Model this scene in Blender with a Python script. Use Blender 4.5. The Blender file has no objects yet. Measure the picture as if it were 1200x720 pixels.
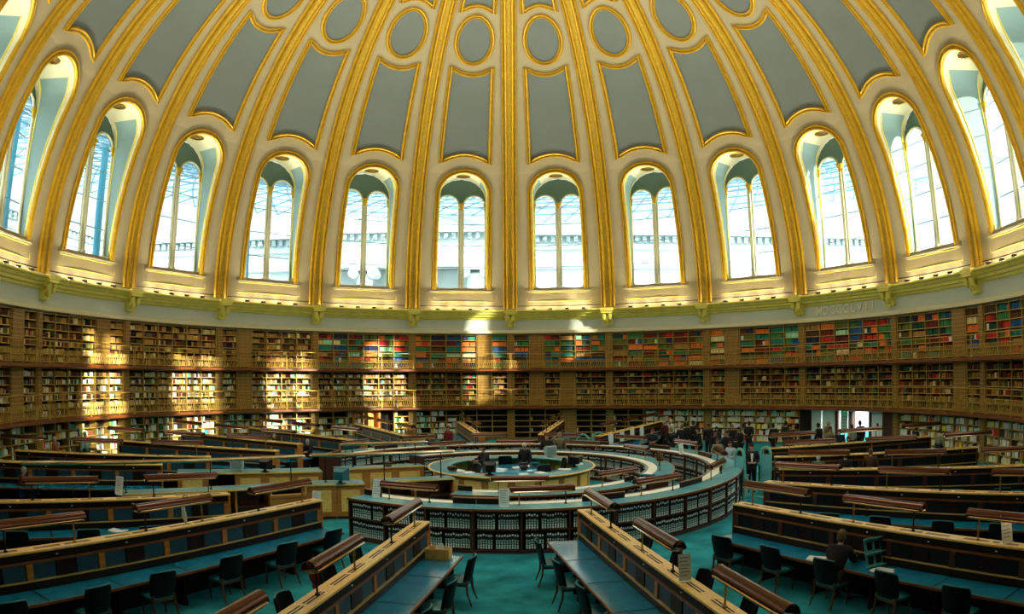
UPL, GLOW, SKY, SUN, SUNDIR, EXPO = 345., 12., 3.4, 5.8, (128, 14.9), .95
import bpy, bmesh, math, random
import numpy as np
from mathutils import Vector, Matrix
random.seed(7)
scene = bpy.context.scene
COL = scene.collection
PI = math.pi
R = math.radians
sin, cos = math.sin, math.cos

# ---------------------------------------------------------------- colours and materials
def lin(h):
    h = h.lstrip('#')
    out = []
    for i in (0, 2, 4):
        c = int(h[i:i+2], 16) / 255
        out.append(c / 12.92 if c <= .04045 else ((c + .055) / 1.055) ** 2.4)
    return tuple(out) + (1,)

MATS = {}
def mat(name, col, rough=.6, metal=0., noise=0., nscale=6., bump=0., bscale=40., emit=0., spec=.5, emit_col=None, stretch=None):
    m = bpy.data.materials.new(name); m.use_nodes = True
    nt = m.node_tree; b = nt.nodes['Principled BSDF']
    c = lin(col) if isinstance(col, str) else tuple(col) + (1,)
    b.inputs['Base Color'].default_value = c
    b.inputs['Roughness'].default_value = rough
    b.inputs['Metallic'].default_value = metal
    b.inputs['Specular IOR Level'].default_value = spec
    tc = nt.nodes.new('ShaderNodeTexCoord')
    src = tc.outputs['Object']
    if stretch:
        mp = nt.nodes.new('ShaderNodeMapping'); mp.inputs['Scale'].default_value = stretch
        nt.links.new(src, mp.inputs['Vector']); src = mp.outputs['Vector']
    if noise > 0:
        n = nt.nodes.new('ShaderNodeTexNoise'); n.inputs['Scale'].default_value = nscale; n.inputs['Detail'].default_value = 5
        nt.links.new(src, n.inputs['Vector'])
        r = nt.nodes.new('ShaderNodeValToRGB')
        r.color_ramp.elements[0].position = .3; r.color_ramp.elements[1].position = .7
        r.color_ramp.elements[0].color = tuple(max(0, x * (1 - noise)) for x in c[:3]) + (1,)
        r.color_ramp.elements[1].color = tuple(min(1, x * (1 + noise)) for x in c[:3]) + (1,)
        nt.links.new(n.outputs['Fac'], r.inputs['Fac']); nt.links.new(r.outputs['Color'], b.inputs['Base Color'])
    if bump > 0:
        n2 = nt.nodes.new('ShaderNodeTexNoise'); n2.inputs['Scale'].default_value = bscale; n2.inputs['Detail'].default_value = 3
        nt.links.new(src, n2.inputs['Vector'])
        bp = nt.nodes.new('ShaderNodeBump'); bp.inputs['Strength'].default_value = bump; bp.inputs['Distance'].default_value = .02
        nt.links.new(n2.outputs['Fac'], bp.inputs['Height']); nt.links.new(bp.outputs['Normal'], b.inputs['Normal'])
    if emit > 0:
        b.inputs['Emission Color'].default_value = lin(emit_col) if emit_col else c
        b.inputs['Emission Strength'].default_value = emit
    MATS[name] = m
    return m

M = {}
M['cream'] = mat('cream plaster', '#ab9e7e', .75, noise=.05, nscale=.7)
M['cream2'] = mat('pale cream plaster', '#dcd6b4', .6)
M['blue'] = mat('grey blue plaster', '#6c7676', .8, noise=.05, nscale=.5)
M['blue2'] = mat('pale blue plaster', '#7f9a9a', .7)
M['spandrel'] = mat('green blue plaster', '#66807a', .7)
M['gold'] = mat('gilding', '#c89e22', .38, metal=.35, noise=.12, nscale=3)
M['goldorn'] = mat('ornamented gilding', '#cfab38', .45, metal=.3, noise=.22, nscale=9, bump=.6, bscale=14)
M['golddeep'] = mat('deep antique gilding', '#7d5c12', .5, metal=.3, noise=.4, nscale=14, bump=.5, bscale=20)
M['goldpale'] = mat('pale gilding', '#f2e672', .42, metal=.12, noise=.1, nscale=2)
M['frieze'] = mat('frieze blue', '#d2dacd', .75, noise=.04, nscale=.6)
M['wood'] = mat('orange oak', '#b8772e', .45, noise=.25, nscale=3, stretch=(1, 1, 8))
M['woodtop'] = mat('light oak top', '#f2c566', .38, noise=.2, nscale=4, stretch=(2, 8, 8))
M['wooddark'] = mat('dark mahogany', '#1c0f0b', .5, noise=.2, nscale=4, spec=.25)
M['woodred'] = mat('red mahogany', '#4a2213', .42, noise=.25, nscale=4, stretch=(1, 1, 5))
M['woodedge'] = mat('mid brown edge', '#7d4a22', .4, noise=.2, nscale=5)
M['shelf'] = mat('brass edged shelf', '#c9a85c', .45, metal=.25, noise=.1, nscale=3)
M['upright'] = mat('gilt upright', '#ad9048', .5, metal=.2, noise=.2, nscale=3)
M['caseback'] = mat('bookcase back', '#120c08', .8)
M['leather'] = mat('teal leather', '#0f82a6', .17, noise=.22, nscale=3, spec=.6)
M['leatherpanel'] = mat('deep blue leather', '#0e4658', .5, noise=.2, nscale=4)
M['leatherdark'] = mat('shaded leather', '#081a20', .6, noise=.2, nscale=4, spec=.2)  # panel leather with the shade of the right-hand desks put into its colour
M['leathertop'] = mat('light teal leather', '#6cbcc8', .12, noise=.15, nscale=3, spec=.85)
M['inlay'] = mat('cream inlay', '#f6f2da', .35, noise=.08)
M['greentop'] = mat('green linoleum', '#3a8484', .35, noise=.12, nscale=4)
M['carpet'] = mat('teal carpet', '#2f9aa2', .95, noise=.4, nscale=1.3, bump=.6, bscale=260, spec=.1)
M['black'] = mat('black lacquer', '#0b0b0c', .5, spec=.25)
M['brownshade'] = mat('brown enamel', '#58301c', .17, metal=.6)
M['brass'] = mat('brass', '#b08a3c', .3, metal=.8)
M['brassdark'] = mat('bronze and shaded brass', '#2a1a12', .4, metal=.6)
M['rimmetal'] = mat('worn bronze rim', '#d0b48e', .16, metal=.85)
M['rail'] = mat('gilt iron', '#c2a04c', .45, metal=.45, noise=.15, nscale=6)
M['gallery'] = mat('gallery mahogany', '#7c4218', .45, noise=.2, nscale=3)
M['white'] = mat('white paint', '#f6f8f2', .6)
M['paper'] = mat('white paper', '#e6efe6', .7)
M['papergreen'] = mat('pale green paper', '#a9c9b4', .7)
M['card'] = mat('cardboard', '#a9772a', .7, noise=.1)
M['chairleather'] = mat('dark navy hide', '#060b10', .5, noise=.2, nscale=5, spec=.18)
M['chairseat'] = mat('teal hide seat', '#1a7078', .35, noise=.15, nscale=5)
M['chairleg'] = mat('brown chair wood', '#5a351d', .4, noise=.2, nscale=6)
M['tealmetal'] = mat('pale teal enamel', '#66b8a8', .35)
M['beige'] = mat('beige plastic', '#a9c0b4', .5)
M['screenblue'] = mat('blue plastic shell', '#1a6672', .35)
M['stone'] = mat('white portland stone', '#c6cecd', .8, noise=.05, nscale=.4)
M['stone2'] = mat('shaded stone', '#8fa3a4', .8)
M['steel'] = mat('pale blue steel', '#6f96a8', .5)
M['steeldark'] = mat('blue steel', '#2f7f96', .5)
M['skin'] = mat('skin', '#c08a6a', .55)
M['green'] = mat('exit sign green', '#1f9a62', .5, emit=.25)
M['whiteglow'] = mat('backlit white sign face', '#e8f2ea', .5, emit=.5)
M['lens'] = mat('warm lamp lens', '#ffd9a0', .4, emit=4, emit_col='#ffd49a')
M['tube'] = mat('reading lamp tube', '#fff0d0', .4, emit=3, emit_col='#ffe2b0')
M['redcloth'] = mat('red cloth', '#7a1c22', .8)
M['yellow'] = mat('yellow card', '#c99a1c', .6)

def glass_mat():
    m = bpy.data.materials.new('window glass'); m.use_nodes = True
    nt = m.node_tree; nt.nodes.clear()
    o = nt.nodes.new('ShaderNodeOutputMaterial'); mx = nt.nodes.new('ShaderNodeMixShader')
    t = nt.nodes.new('ShaderNodeBsdfTransparent'); t.inputs['Color'].default_value = (.95, .98, 1, 1)
    g = nt.nodes.new('ShaderNodeBsdfGlossy'); g.inputs['Roughness'].default_value = .05
    f = nt.nodes.new('ShaderNodeFresnel'); f.inputs['IOR'].default_value = 1.35
    nt.links.new(f.outputs[0], mx.inputs[0]); nt.links.new(t.outputs[0], mx.inputs[1]); nt.links.new(g.outputs[0], mx.inputs[2])
    nt.links.new(mx.outputs[0], o.inputs['Surface'])
    return m
M['glass'] = glass_mat()

def attr_mat(name, kind):
    m = bpy.data.materials.new(name); m.use_nodes = True
    nt = m.node_tree; b = nt.nodes['Principled BSDF']; b.inputs['Roughness'].default_value = .6
    b.inputs['Specular IOR Level'].default_value = .3
    if kind == 'attr':
        a = nt.nodes.new('ShaderNodeVertexColor'); a.layer_name = 'Col'; nt.links.new(a.outputs['Color'], b.inputs['Base Color'])
    else:
        a = nt.nodes.new('ShaderNodeObjectInfo'); nt.links.new(a.outputs['Color'], b.inputs['Base Color'])
    return m
M['bookattr'] = attr_mat('book cloth various', 'attr')
M['bookobj'] = attr_mat('book cloth', 'obj')

def volume_mat():
    """dark buckram spine, a pale round label at the head and pale bands with green lettering below (object z 0..1)"""
    m = bpy.data.materials.new('catalogue volume spine'); m.use_nodes = True
    nt = m.node_tree; b = nt.nodes['Principled BSDF']; b.inputs['Roughness'].default_value = .5
    tc = nt.nodes.new('ShaderNodeUVMap'); tc.uv_map = 'UVMap'
    sp = nt.nodes.new('ShaderNodeSeparateXYZ'); nt.links.new(tc.outputs[0], sp.inputs[0])
    r = nt.nodes.new('ShaderNodeValToRGB'); cr = r.color_ramp; cr.interpolation = 'CONSTANT'
    D = lin('#0b0d0e'); W = lin('#f2f6ec'); G = lin('#2f8a74'); T = lin('#b4d4c6')
    stops = [(0, D), (.04, W), (.17, G), (.20, W), (.30, G), (.36, T), (.46, D), (.50, T), (.60, D), (.78, D), (.80, W), (.92, D)]
    cr.elements[0].position = 0; cr.elements[0].color = D
    cr.elements[1].position = stops[1][0]; cr.elements[1].color = stops[1][1]
    for p, c in stops[2:]:
        e = cr.elements.new(p); e.color = c
    nt.links.new(sp.outputs['Y'], r.inputs['Fac'])
    # spine only: U<0 marks the plain sides, U between .15 and .85 the label width
    g1 = nt.nodes.new('ShaderNodeMath'); g1.operation = 'GREATER_THAN'; g1.inputs[1].default_value = .14; nt.links.new(sp.outputs['X'], g1.inputs[0])
    g2 = nt.nodes.new('ShaderNodeMath'); g2.operation = 'LESS_THAN'; g2.inputs[1].default_value = .86; nt.links.new(sp.outputs['X'], g2.inputs[0])
    mu = nt.nodes.new('ShaderNodeMath'); mu.operation = 'MULTIPLY'; nt.links.new(g1.outputs[0], mu.inputs[0]); nt.links.new(g2.outputs[0], mu.inputs[1])
    mx = nt.nodes.new('ShaderNodeMix'); mx.data_type = 'RGBA'; mx.inputs['A'].default_value = D
    nt.links.new(mu.outputs[0], mx.inputs['Factor']); nt.links.new(r.outputs['Color'], mx.inputs['B'])
    nt.links.new(mx.outputs['Result'], b.inputs['Base Color'])
    return m
M['volume'] = volume_mat()

def falsebook_mat():
    m = bpy.data.materials.new('false book door'); m.use_nodes = True
    nt = m.node_tree; b = nt.nodes['Principled BSDF']; b.inputs['Roughness'].default_value = .5
    tc = nt.nodes.new('ShaderNodeTexCoord')
    br = nt.nodes.new('ShaderNodeTexBrick')
    br.offset = 0
    br.inputs['Color1'].default_value = lin('#7d561f'); br.inputs['Color2'].default_value = lin('#5c3c18'); br.inputs['Mortar'].default_value = lin('#cfa548')
    br.inputs['Scale'].default_value = 1; br.inputs['Mortar Size'].default_value = .012
    br.inputs['Brick Width'].default_value = .07; br.inputs['Row Height'].default_value = .19
    mp = nt.nodes.new('ShaderNodeMapping'); mp.inputs['Rotation'].default_value = (R(90), 0, 0)
    nt.links.new(tc.outputs['Object'], mp.inputs['Vector']); nt.links.new(mp.outputs['Vector'], br.inputs['Vector'])
    nt.links.new(br.outputs['Color'], b.inputs['Base Color'])
    return m
M['falsebook'] = falsebook_mat()

def cloth(hexc, name='cloth'):
    k = 'cloth' + hexc
    if k not in M: M[k] = mat(name + ' ' + hexc[1:], hexc, .85, noise=.1, nscale=8)
    return M[k]

# ---------------------------------------------------------------- mesh helpers
class MB:
    def __init__(s): s.v = []; s.f = []; s.m = []
    def add(s, vs, fs, mi=0):
        n = len(s.v); s.v += [tuple(x) for x in vs]
        for f in fs: s.f.append(tuple(i + n for i in f)); s.m.append(mi)
    def box(s, c, d, rz=0., mi=0, T=None):
        hx, hy, hz = d[0]/2, d[1]/2, d[2]/2
        vs = [Vector((sx*hx, sy*hy, sz*hz)) for sz in (-1, 1) for sx, sy in ((-1,-1),(1,-1),(1,1),(-1,1))]
        if T is None: T = Matrix.Rotation(rz, 3, 'Z')
        s.add([T @ v + Vector(c) for v in vs], [(3,2,1,0),(4,5,6,7),(0,1,5,4),(1,2,6,5),(2,3,7,6),(3,0,4,7)], mi)
    def bbox(s, lo, hi, mi=0):
        s.box([(a+b)/2 for a, b in zip(lo, hi)], [b-a for a, b in zip(lo, hi)], 0, mi)
    def pbox(s, r0, r1, u0, u1, z0, z1, mi=0, n=1, off=(0,0,0)):
        """box in polar coordinates about the room's axis, u in degrees from +y towards +x"""
        for k in range(n):
            a, b = u0 + (u1-u0)*k/n, u0 + (u1-u0)*(k+1)/n
            P = lambda r, u, z: (r*sin(R(u))-off[0], r*cos(R(u))-off[1], z-off[2])
            vs = [P(r0,a,z0),P(r0,b,z0),P(r1,b,z0),P(r1,a,z0),P(r0,a,z1),P(r0,b,z1),P(r1,b,z1),P(r1,a,z1)]
            fs = [(0,1,2,3),(7,6,5,4),(4,5,1,0),(6,7,3,2)]
            if k == 0: fs.append((7,4,0,3))
            if k == n-1: fs.append((5,6,2,1))
            s.add(vs, fs, mi)
    def tube(s, pts, rad, n=6, mi=0, caps=True, close=False):
        pts = [Vector(p) for p in pts]; N = len(pts)
        rr = rad if isinstance(rad, (list, tuple)) else [rad]*N
        base = len(s.v); up = None; ring = []
        for i, p in enumerate(pts):
            a = pts[(i-1) % N] if (close or i > 0) else p
            b = pts[(i+1) % N] if (close or i < N-1) else p
            t = (b-a).normalized() if (b-a).length > 1e-9 else Vector((0,0,1))
            if up is None:
                up = Vector((0,0,1)) if abs(t.z) < .9 else Vector((1,0,0))
            e1 = (up - t*up.dot(t)); e1 = e1.normalized() if e1.length > 1e-6 else t.orthogonal().normalized(); e2 = t.cross(e1); up = e1
            s.v += [tuple(p + (e1*cos(2*PI*k/n) + e2*sin(2*PI*k/n))*rr[i]) for k in range(n)]
        for i in range(N if close else N-1):
            j = (i+1) % N
            for k in range(n):
                s.f.append((base+i*n+k, base+i*n+(k+1)%n, base+j*n+(k+1)%n, base+j*n+k)); s.m.append(mi)
        if caps and not close:
            s.f.append(tuple(base+k for k in range(n))[::-1]); s.m.append(mi)
            s.f.append(tuple(base+(N-1)*n+k for k in range(n))); s.m.append(mi)
    def lathe(s, prof, n=24, a0=0., a1=360., mi=0, c=(0,0,0), mis=None):
        """profile of (r,z); angle u from +y"""
        full = abs(a1-a0) >= 359.9
        K = n if full else n+1; base = len(s.v); L = len(prof)
        for k in range(K):
            u = R(a0 + (a1-a0)*k/n)
            s.v += [(c[0]+r*sin(u), c[1]+r*cos(u), c[2]+z) for r, z in prof]
        for k in range(n):
            q = (k+1) % K
            for i in range(L-1):
                s.f.append((base+k*L+i, base+k*L+i+1, base+q*L+i+1, base+q*L+i)); s.m.append(mis[i] if mis else mi)
    def sphere(s, c, rad, n=8, mi=0, zmin=-1.):
        rx, ry, rz = rad if isinstance(rad, (list, tuple)) else (rad,)*3
        m = max(4, n//2+1); base = len(s.v)
        for i in range(m+1):
            ph = -PI/2 + PI*i/m
            z = max(zmin, sin(ph)); q = cos(ph) if sin(ph) >= zmin else math.sqrt(max(0, 1-zmin*zmin))*(1 if i else 0)
            for k in range(n):
                s.v.append((c[0]+rx*q*cos(2*PI*k/n), c[1]+ry*q*sin(2*PI*k/n), c[2]+rz*z))
        for i in range(m):
            for k in range(n):
                s.f.append((base+i*n+k, base+i*n+(k+1)%n, base+(i+1)*n+(k+1)%n, base+(i+1)*n+k)); s.m.append(mi)
    def sweep(s, pos, nrm, tan, prof, mi=0, mis=None, close=False, caps=True):
        """profile (w,h): w along cross(tan,nrm), h along nrm"""
        base = len(s.v); L = len(prof); N = len(pos)
        for p, n_, t in zip(pos, nrm, tan):
            n_ = Vector(n_).normalized(); t = Vector(t).normalized(); w = t.cross(n_).normalized()
            s.v += [tuple(Vector(p) + w*a + n_*h) for a, h in prof]
        for i in range(N if close else N-1):
            j = (i+1) % N
            for k in range(L-1):
                s.f.append((base+i*L+k, base+i*L+k+1, base+j*L+k+1, base+j*L+k)); s.m.append(mis[k] if mis else mi)
        if caps and not close:
            s.f.append(tuple(base+k for k in range(L))); s.m.append(mi); s.f.append(tuple(base+(N-1)*L+k for k in range(L))[::-1]); s.m.append(mi)
    def build(s, name, mats, parent=None, smooth=False, loc=(0,0,0), rz=0., bevel=0., recalc=True):
        me = bpy.data.meshes.new(name); me.from_pydata(s.v, [], s.f)
        mats = mats if isinstance(mats, (list, tuple)) else [mats]
        for m in mats: me.materials.append(m)
        if len(mats) > 1: me.polygons.foreach_set('material_index', s.m)
        if recalc:
            bm = bmesh.new(); bm.from_mesh(me); bmesh.ops.recalc_face_normals(bm, faces=bm.faces); bm.to_mesh(me); bm.free()
        if smooth:
            me.polygons.foreach_set('use_smooth', [True]*len(me.polygons)); me.set_sharp_from_angle(angle=R(40))
        me.update()
        return mk(name, me, parent, loc, rz, bevel)

def mk(name, me, parent=None, loc=(0,0,0), rz=0., bevel=0.):
    o = bpy.data.objects.new(name, me); COL.objects.link(o)
    o.location = loc; o.rotation_euler = (0, 0, rz)
    if parent: o.parent = parent
    if bevel:
        b = o.modifiers.new('bevel', 'BEVEL'); b.width = bevel; b.segments = 2; b.limit_method = 'ANGLE'
    return o
def tag(o, label=None, cat=None, group=None, kind=None):
    if label: o['label'] = label
    if cat: o['category'] = cat
    if group: o['group'] = group
    if kind: o['kind'] = kind
    return o
def thing(name, label, cat, loc=(0,0,0), rz=0., group=None, kind=None):
    o = bpy.data.objects.new(name, None); COL.objects.link(o); o.empty_display_size = .1
    o.location = loc; o.rotation_euler = (0, 0, rz)
    return tag(o, label, cat, group, kind)
KIDS = {}
def dup(o, parent=None, loc=None, rz=None, label=None, group=None):
    """a copy of a thing with copies of its parts and sub-parts"""
    if not KIDS.get('built_for') == len(bpy.data.objects):
        KIDS.clear()
        for q in bpy.data.objects:
            if q.parent: KIDS.setdefault(q.parent.name, []).append(q)
    def rec(src, par):
        c = src.copy(); COL.objects.link(c)
        if par: c.parent = par
        for ch in KIDS.get(src.name, ()): rec(ch, c)
        return c
    c = rec(o, parent)
    KIDS.clear()
    if loc is not None: c.location = loc
    if rz is not None: c.rotation_euler = (0, 0, rz)
    if label: c['label'] = label
    if group: c['group'] = group
    return c
def polar(r, th, z=0.):
    return Vector((r*sin(R(th)), r*cos(R(th)), z))

# the lens: a fitted fisheye; also used to tell which books and volumes show largest
CAM = dict(y=-27., z=4.83, pitch=.0853, roll=-.00687, f=836.2, a=-.012, yaw=.0023)
def proj(x, y, z):
    X, Y, Z = x, y-CAM['y'], z-CAM['z']
    c, s_ = cos(CAM['yaw']), sin(CAM['yaw']); X, Y = c*X-s_*Y, s_*X+c*Y
    c, s_ = cos(CAM['pitch']), sin(CAM['pitch']); F, U = c*Y+s_*Z, -s_*Y+c*Z
    rr = math.hypot(X, U); th = math.atan2(rr, F); r = CAM['f']*(th+CAM['a']*th**3)
    return 600+r*X/max(rr, 1e-9), 360-r*U/max(rr, 1e-9)
# ================================================================ THE DOME
RD, ZD = 21.15, 8.5
def S(u, ph, off=0.):
    r = (RD-off)*cos(R(ph)); return Vector((r*sin(R(u)), r*cos(R(u)), ZD+(RD-off)*sin(R(ph))))
def SN(u, ph):
    return -Vector((cos(R(ph))*sin(R(u)), cos(R(ph))*cos(R(u)), sin(R(ph))))
def shift(mb, dx, dy, dz):
    mb.v = [(x+dx, y+dy, z+dz) for x, y, z in mb.v]; return mb

BAYS = [9 + 18*k for k in range(-10, 10)]              # bay centres, degrees from the far rib, clockwise
VIS = [b for b in BAYS if abs(b) < 120]
ORD = {1: 'first', 2: 'second', 3: 'third', 4: 'fourth', 5: 'fifth', 6: 'sixth', 7: 'seventh', 8: 'eighth', 9: 'ninth', 10: 'tenth'}
def bayname(b):
    n = int((abs(b)-9)//18)+1
    return '%s window %s of the central rib' % (ORD[n], 'left' if b < 0 else 'right')

# vault shell, one mesh, an arched opening in every bay
PS, PSP, PTOP, HW = 4.6, 21.7, 25.8, 4.6
def opening(ph):
    if ph < PS or ph > PTOP: return 0.
    if ph <= PSP: return HW
    t = (ph-PSP)/(PTOP-PSP)
    return HW*cos(R(PSP))/cos(R(ph))*math.sqrt(max(0, 1-t*t))
rows = [(.5, 0), (2, 0), (PS, 0), (PS, HW)]
rows += [(p, opening(p)) for p in (7, 10, 13, 16, 19)]
rows += [(PSP+(PTOP-PSP)*sin(R(t)), opening(PSP+(PTOP-PSP)*sin(R(t)))) for t in range(0, 90, 8)] + [(PTOP, 0)]
rows += [(p, 0) for p in (27, 29, 32, 35, 38, 41, 44, 47, 50, 53, 56, 59, 62, 65, 68, 71, 74, 76)]
vault = MB()
NOWIN = (171, -171)                                     # the bays over the lobby arch the photograph is taken from
for b in BAYS:
    grid = []
    for ph, w in rows:
        if b in NOWIN: w = 0
        row = [-9+(9-w)*j/3 for j in range(4)] + [w+(9-w)*j/3 for j in range(4)]
        grid.append([tuple(S(b+u, ph)) for u in row])
    base = len(vault.v)
    for g in grid: vault.v += g
    for i in range(len(rows)-1):
        for j in range(7):
            if j == 3: continue
            if b in NOWIN and rows[i][0] < 7: continue
            if abs(b) == 153 and rows[i][0] < 7 and (j > (5 if i < 2 else 4) if b > 0 else j < (1 if i < 2 else 2)): continue
            a = base+i*8+j
            vault.f.append((a, a+1, a+9, a+8)); vault.m.append(0)
ceiling = vault.build('ceiling', M['cream'], smooth=True)
tag(ceiling, 'cream and gold ribbed dome over the round reading room', kind='structure')

MOULD = [(-.15, 0), (-.15, .05), (-.12, .09), (-.07, .09), (-.045, .03), (0, .03), (.02, .1), (.08, .13), (.13, .09), (.15, .04), (.15, 0)]
def dome_sweep(path, prof, mats, name, close=False, parent=None, mis=None, scale=1.):
    pos = [S(u, p) for u, p in path]; nr = [SN(u, p) for u, p in path]; N = len(pos); tn = []
    for i in range(N):
        a = pos[(i-1) % N] if close or i else pos[i]; c = pos[(i+1) % N] if close or i < N-1 else pos[i]
        tn.append((c-a).normalized())
    mb = MB(); mb.sweep(pos, nr, tn, [(w*scale, h*scale) for w, h in prof], mis=mis, close=close)
    return mb.build(name, mats, parent, smooth=True)
def lspace(a, b, n): return [a+(b-a)*i/n for i in range(n+1)]
bot = lambda u, q: 21.7+math.sqrt(q*q-(u*cos(R(26)))**2)
top = lambda u, q, a: 50.55-q*math.sqrt(1-(u/a)**2)
low2 = lambda u, q, a: 50.55+q*math.sqrt(1-(u/a)**2)
def rib_frame():
    w = 5.05
    p = [(-w, x) for x in lspace(bot(w, 7.37), top(w, 6.6, 8.1), 8)]
    p += [(u, top(u, 6.6, 8.1)) for u in lspace(-w, w, 12)[1:]]
    p += [(w, x) for x in lspace(top(w, 6.6, 8.1), bot(w, 7.37), 8)[1:]]
    p += [(u, bot(u, 7.37)) for u in lspace(w, -w, 12)[1:-1]]
    return p
def up_frame():
    w = 4.9
    p = [(-w, x) for x in lspace(low2(w, 6.5, 8), 67, 5)] + [(u, 67) for u in lspace(-w, w, 6)[1:]]
    p += [(w, x) for x in lspace(67, low2(w, 6.5, 8), 5)[1:]] + [(u, low2(u, 6.5, 8)) for u in lspace(w, -w, 12)[1:-1]]
    return p
def patch(fb, ft, w, n=10, m=10):
    mb = MB(); g = []
    for i in range(m+1):
        g.append([tuple(S(u, fb(u)+(ft(u)-fb(u))*i/m, .02)) for u in lspace(-w, w, n)])
    for r_ in g: mb.v += r_
    for i in range(m):
        for j in range(n):
            a = i*(n+1)+j; mb.f.append((a, a+1, a+n+2, a+n+1)); mb.m.append(0)
    return mb
protos = []
pm = patch(lambda u: bot(u, 7.6), lambda u: top(u, 6.85, 8.2), 4.7).build('coffer_panel', M['blue'], ceiling, smooth=True)
dome_sweep(rib_frame(), MOULD, M['gold'], 'panel_moulding', True, pm); protos.append(pm)
pu = patch(lambda u: low2(u, 6.7, 8.1), lambda u: 66.8, 4.6).build('coffer_panel', M['blue'], ceiling, smooth=True)
dome_sweep(up_frame(), MOULD, M['gold'], 'panel_moulding', True, pu); protos.append(pu)
mb = MB(); nn = 32
mb.v.append(tuple(S(0, 50.55, .02)))
for q in (.5, 1.):
    mb.v += [tuple(S(4.4*q*cos(2*PI*k/nn), 50.55+4.3*q*sin(2*PI*k/nn), .02)) for k in range(nn)]
for k in range(nn):
    j = (k+1) % nn
    mb.f += [(0, 1+k, 1+j), (1+k, 1+nn+k, 1+nn+j, 1+j)]; mb.m += [0, 0]
pr = mb.build('roundel_panel', M['blue'], ceiling, smooth=True)
dome_sweep([(4.77*cos(2*PI*k/40), 50.55+4.53*sin(2*PI*k/40)) for k in range(40)], MOULD, M['gold'], 'panel_moulding', True, pr); protos.append(pr)
for p in protos:
    p.rotation_euler = (0, 0, -R(BAYS[0]))
for b in BAYS[1:]:
    for p in protos: dup(p, ceiling, rz=-R(b))
# ribs
RIB = [(-.48, 0), (-.48, .08), (-.42, .15), (-.36, .15), (-.33, .09), (-.29, .09), (-.27, .2), (-.19, .24), (-.14, .2), (-.12, .13),
       (.12, .13), (.14, .2), (.19, .24), (.27, .2), (.29, .09), (.33, .09), (.36, .15), (.42, .15), (.48, .08), (.48, 0)]
rmis = [0]*(len(RIB)-1); rmis[9] = 1
rib = dome_sweep([(0, p) for p in lspace(.9, 75, 48)], RIB, [M['gold'], M['goldorn']], 'dome_rib', False, ceiling, rmis)
for k in range(1, 20):
    if k not in (9, 10, 11): dup(rib, ceiling, rz=-R(18*k))
for th in (162, 180, 198): dome_sweep([(th, p) for p in lspace(8, 75, 30)], RIB, [M['gold'], M['goldorn']], 'dome_rib', False, ceiling, rmis)
# ring at the eye of the dome and its glazing
eye = MB(); eye.lathe([(RD*cos(R(75.5))+.2, ZD+RD*sin(R(75.5))-.35), (RD*cos(R(76))-.3, ZD+RD*sin(R(76))-.3), (RD*cos(R(76))-.3, ZD+RD*sin(R(76))+.6), (RD*cos(R(76))+.4, ZD+RD*sin(R(76))+.6)], 60)
tag(eye.build('trim_eye_ring', M['gold'], smooth=True), kind='structure')
lw = thing('window_lantern', 'round glazed lantern at the top of the dome', 'window', (0, 0, ZD+RD*sin(R(76))), kind='structure')
g = MB(); g.lathe([(.02, 1.6), (2.5, 1.1), (4.9, .5)], 40); g.build('pane', M['glass'], lw)
g = MB()
for k in range(20): g.tube([polar(.2, 18*k, 1.62), polar(2.5, 18*k, 1.12), polar(4.9, 18*k, .52)], .05, 5)
g.build('glazing_bars', M['cream2'], lw)

# ---------------------------------------------------------------- windows
YW, ZS = 21.5, 10.2
zdome = lambda ph: ZD+RD*sin(R(ph))
wp = bpy.data.objects.new('window_1', None); COL.objects.link(wp); wp['kind'] = 'structure'
D = lambda mb: shift(mb, 0, -YW, -ZS)
bd = [(-HW, p, -1.72, zdome(p), 0) for p in (PS, 8, 12, 16, 19, PSP)]
for t in range(172, 0, -8):
    ph = PSP+(PTOP-PSP)*sin(R(t)); bd.append((HW*cos(R(t))*cos(R(PSP))/cos(R(ph)), ph, 1.72*cos(R(t)), 16.32+1.58*sin(R(t)), t))
bd += [(HW, p, 1.72, zdome(p), 0) for p in (PSP, 19, 16, 12, 8, PS)]
mb = MB(); ks = (0, .14, .86, 1)
for u, ph, x, z, t in bd:
    a = S(u, ph); c = Vector((x, YW, z)); mb.v += [tuple(a+(c-a)*k) for k in ks]
for i in range(len(bd)-1):
    t = bd[i][4]
    for j in range(3):
        mb.f.append((i*4+j, i*4+j+1, i*4+j+5, i*4+j+4)); mb.m.append(1 if j == 1 and not (45 < t < 140) else 0)
D(mb).build('embrasure', [M['cream2'], M['blue2']], wp, smooth=True)
mb = MB()
for sgn in (-1, 1):
    for k in (.14, .86):
        pts = []
        for u, ph, x, z, t in bd:
            if x*sgn > .9*1.0 and (t == 0 or t <= 45 or t >= 138):
                a = S(u, ph); c = Vector((x, YW, z)); q = a+(c-a)*k; q.x -= sgn*.02; pts.append(q)
        mb.tube(pts, .035, 5)
D(mb).build('embrasure_fillet', M['goldpale'], wp, smooth=True)
# moulding round the opening
wpath = [(-5.07, p) for p in (4.3, 8, 12, 16, 19)] + [(5.07*cos(R(t))*cos(R(PSP))/cos(R(PSP+4.45*sin(R(t)))), PSP+4.45*sin(R(t))) for t in range(180, -1, -8)] + [(5.07, p) for p in (19, 16, 12, 8, 4.3)]
fr = dome_sweep(wpath, MOULD, M['gold'], 'arch_moulding', False, wp, scale=1.08); fr.data.transform(Matrix.Translation((0, -YW, -ZS)))
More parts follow.
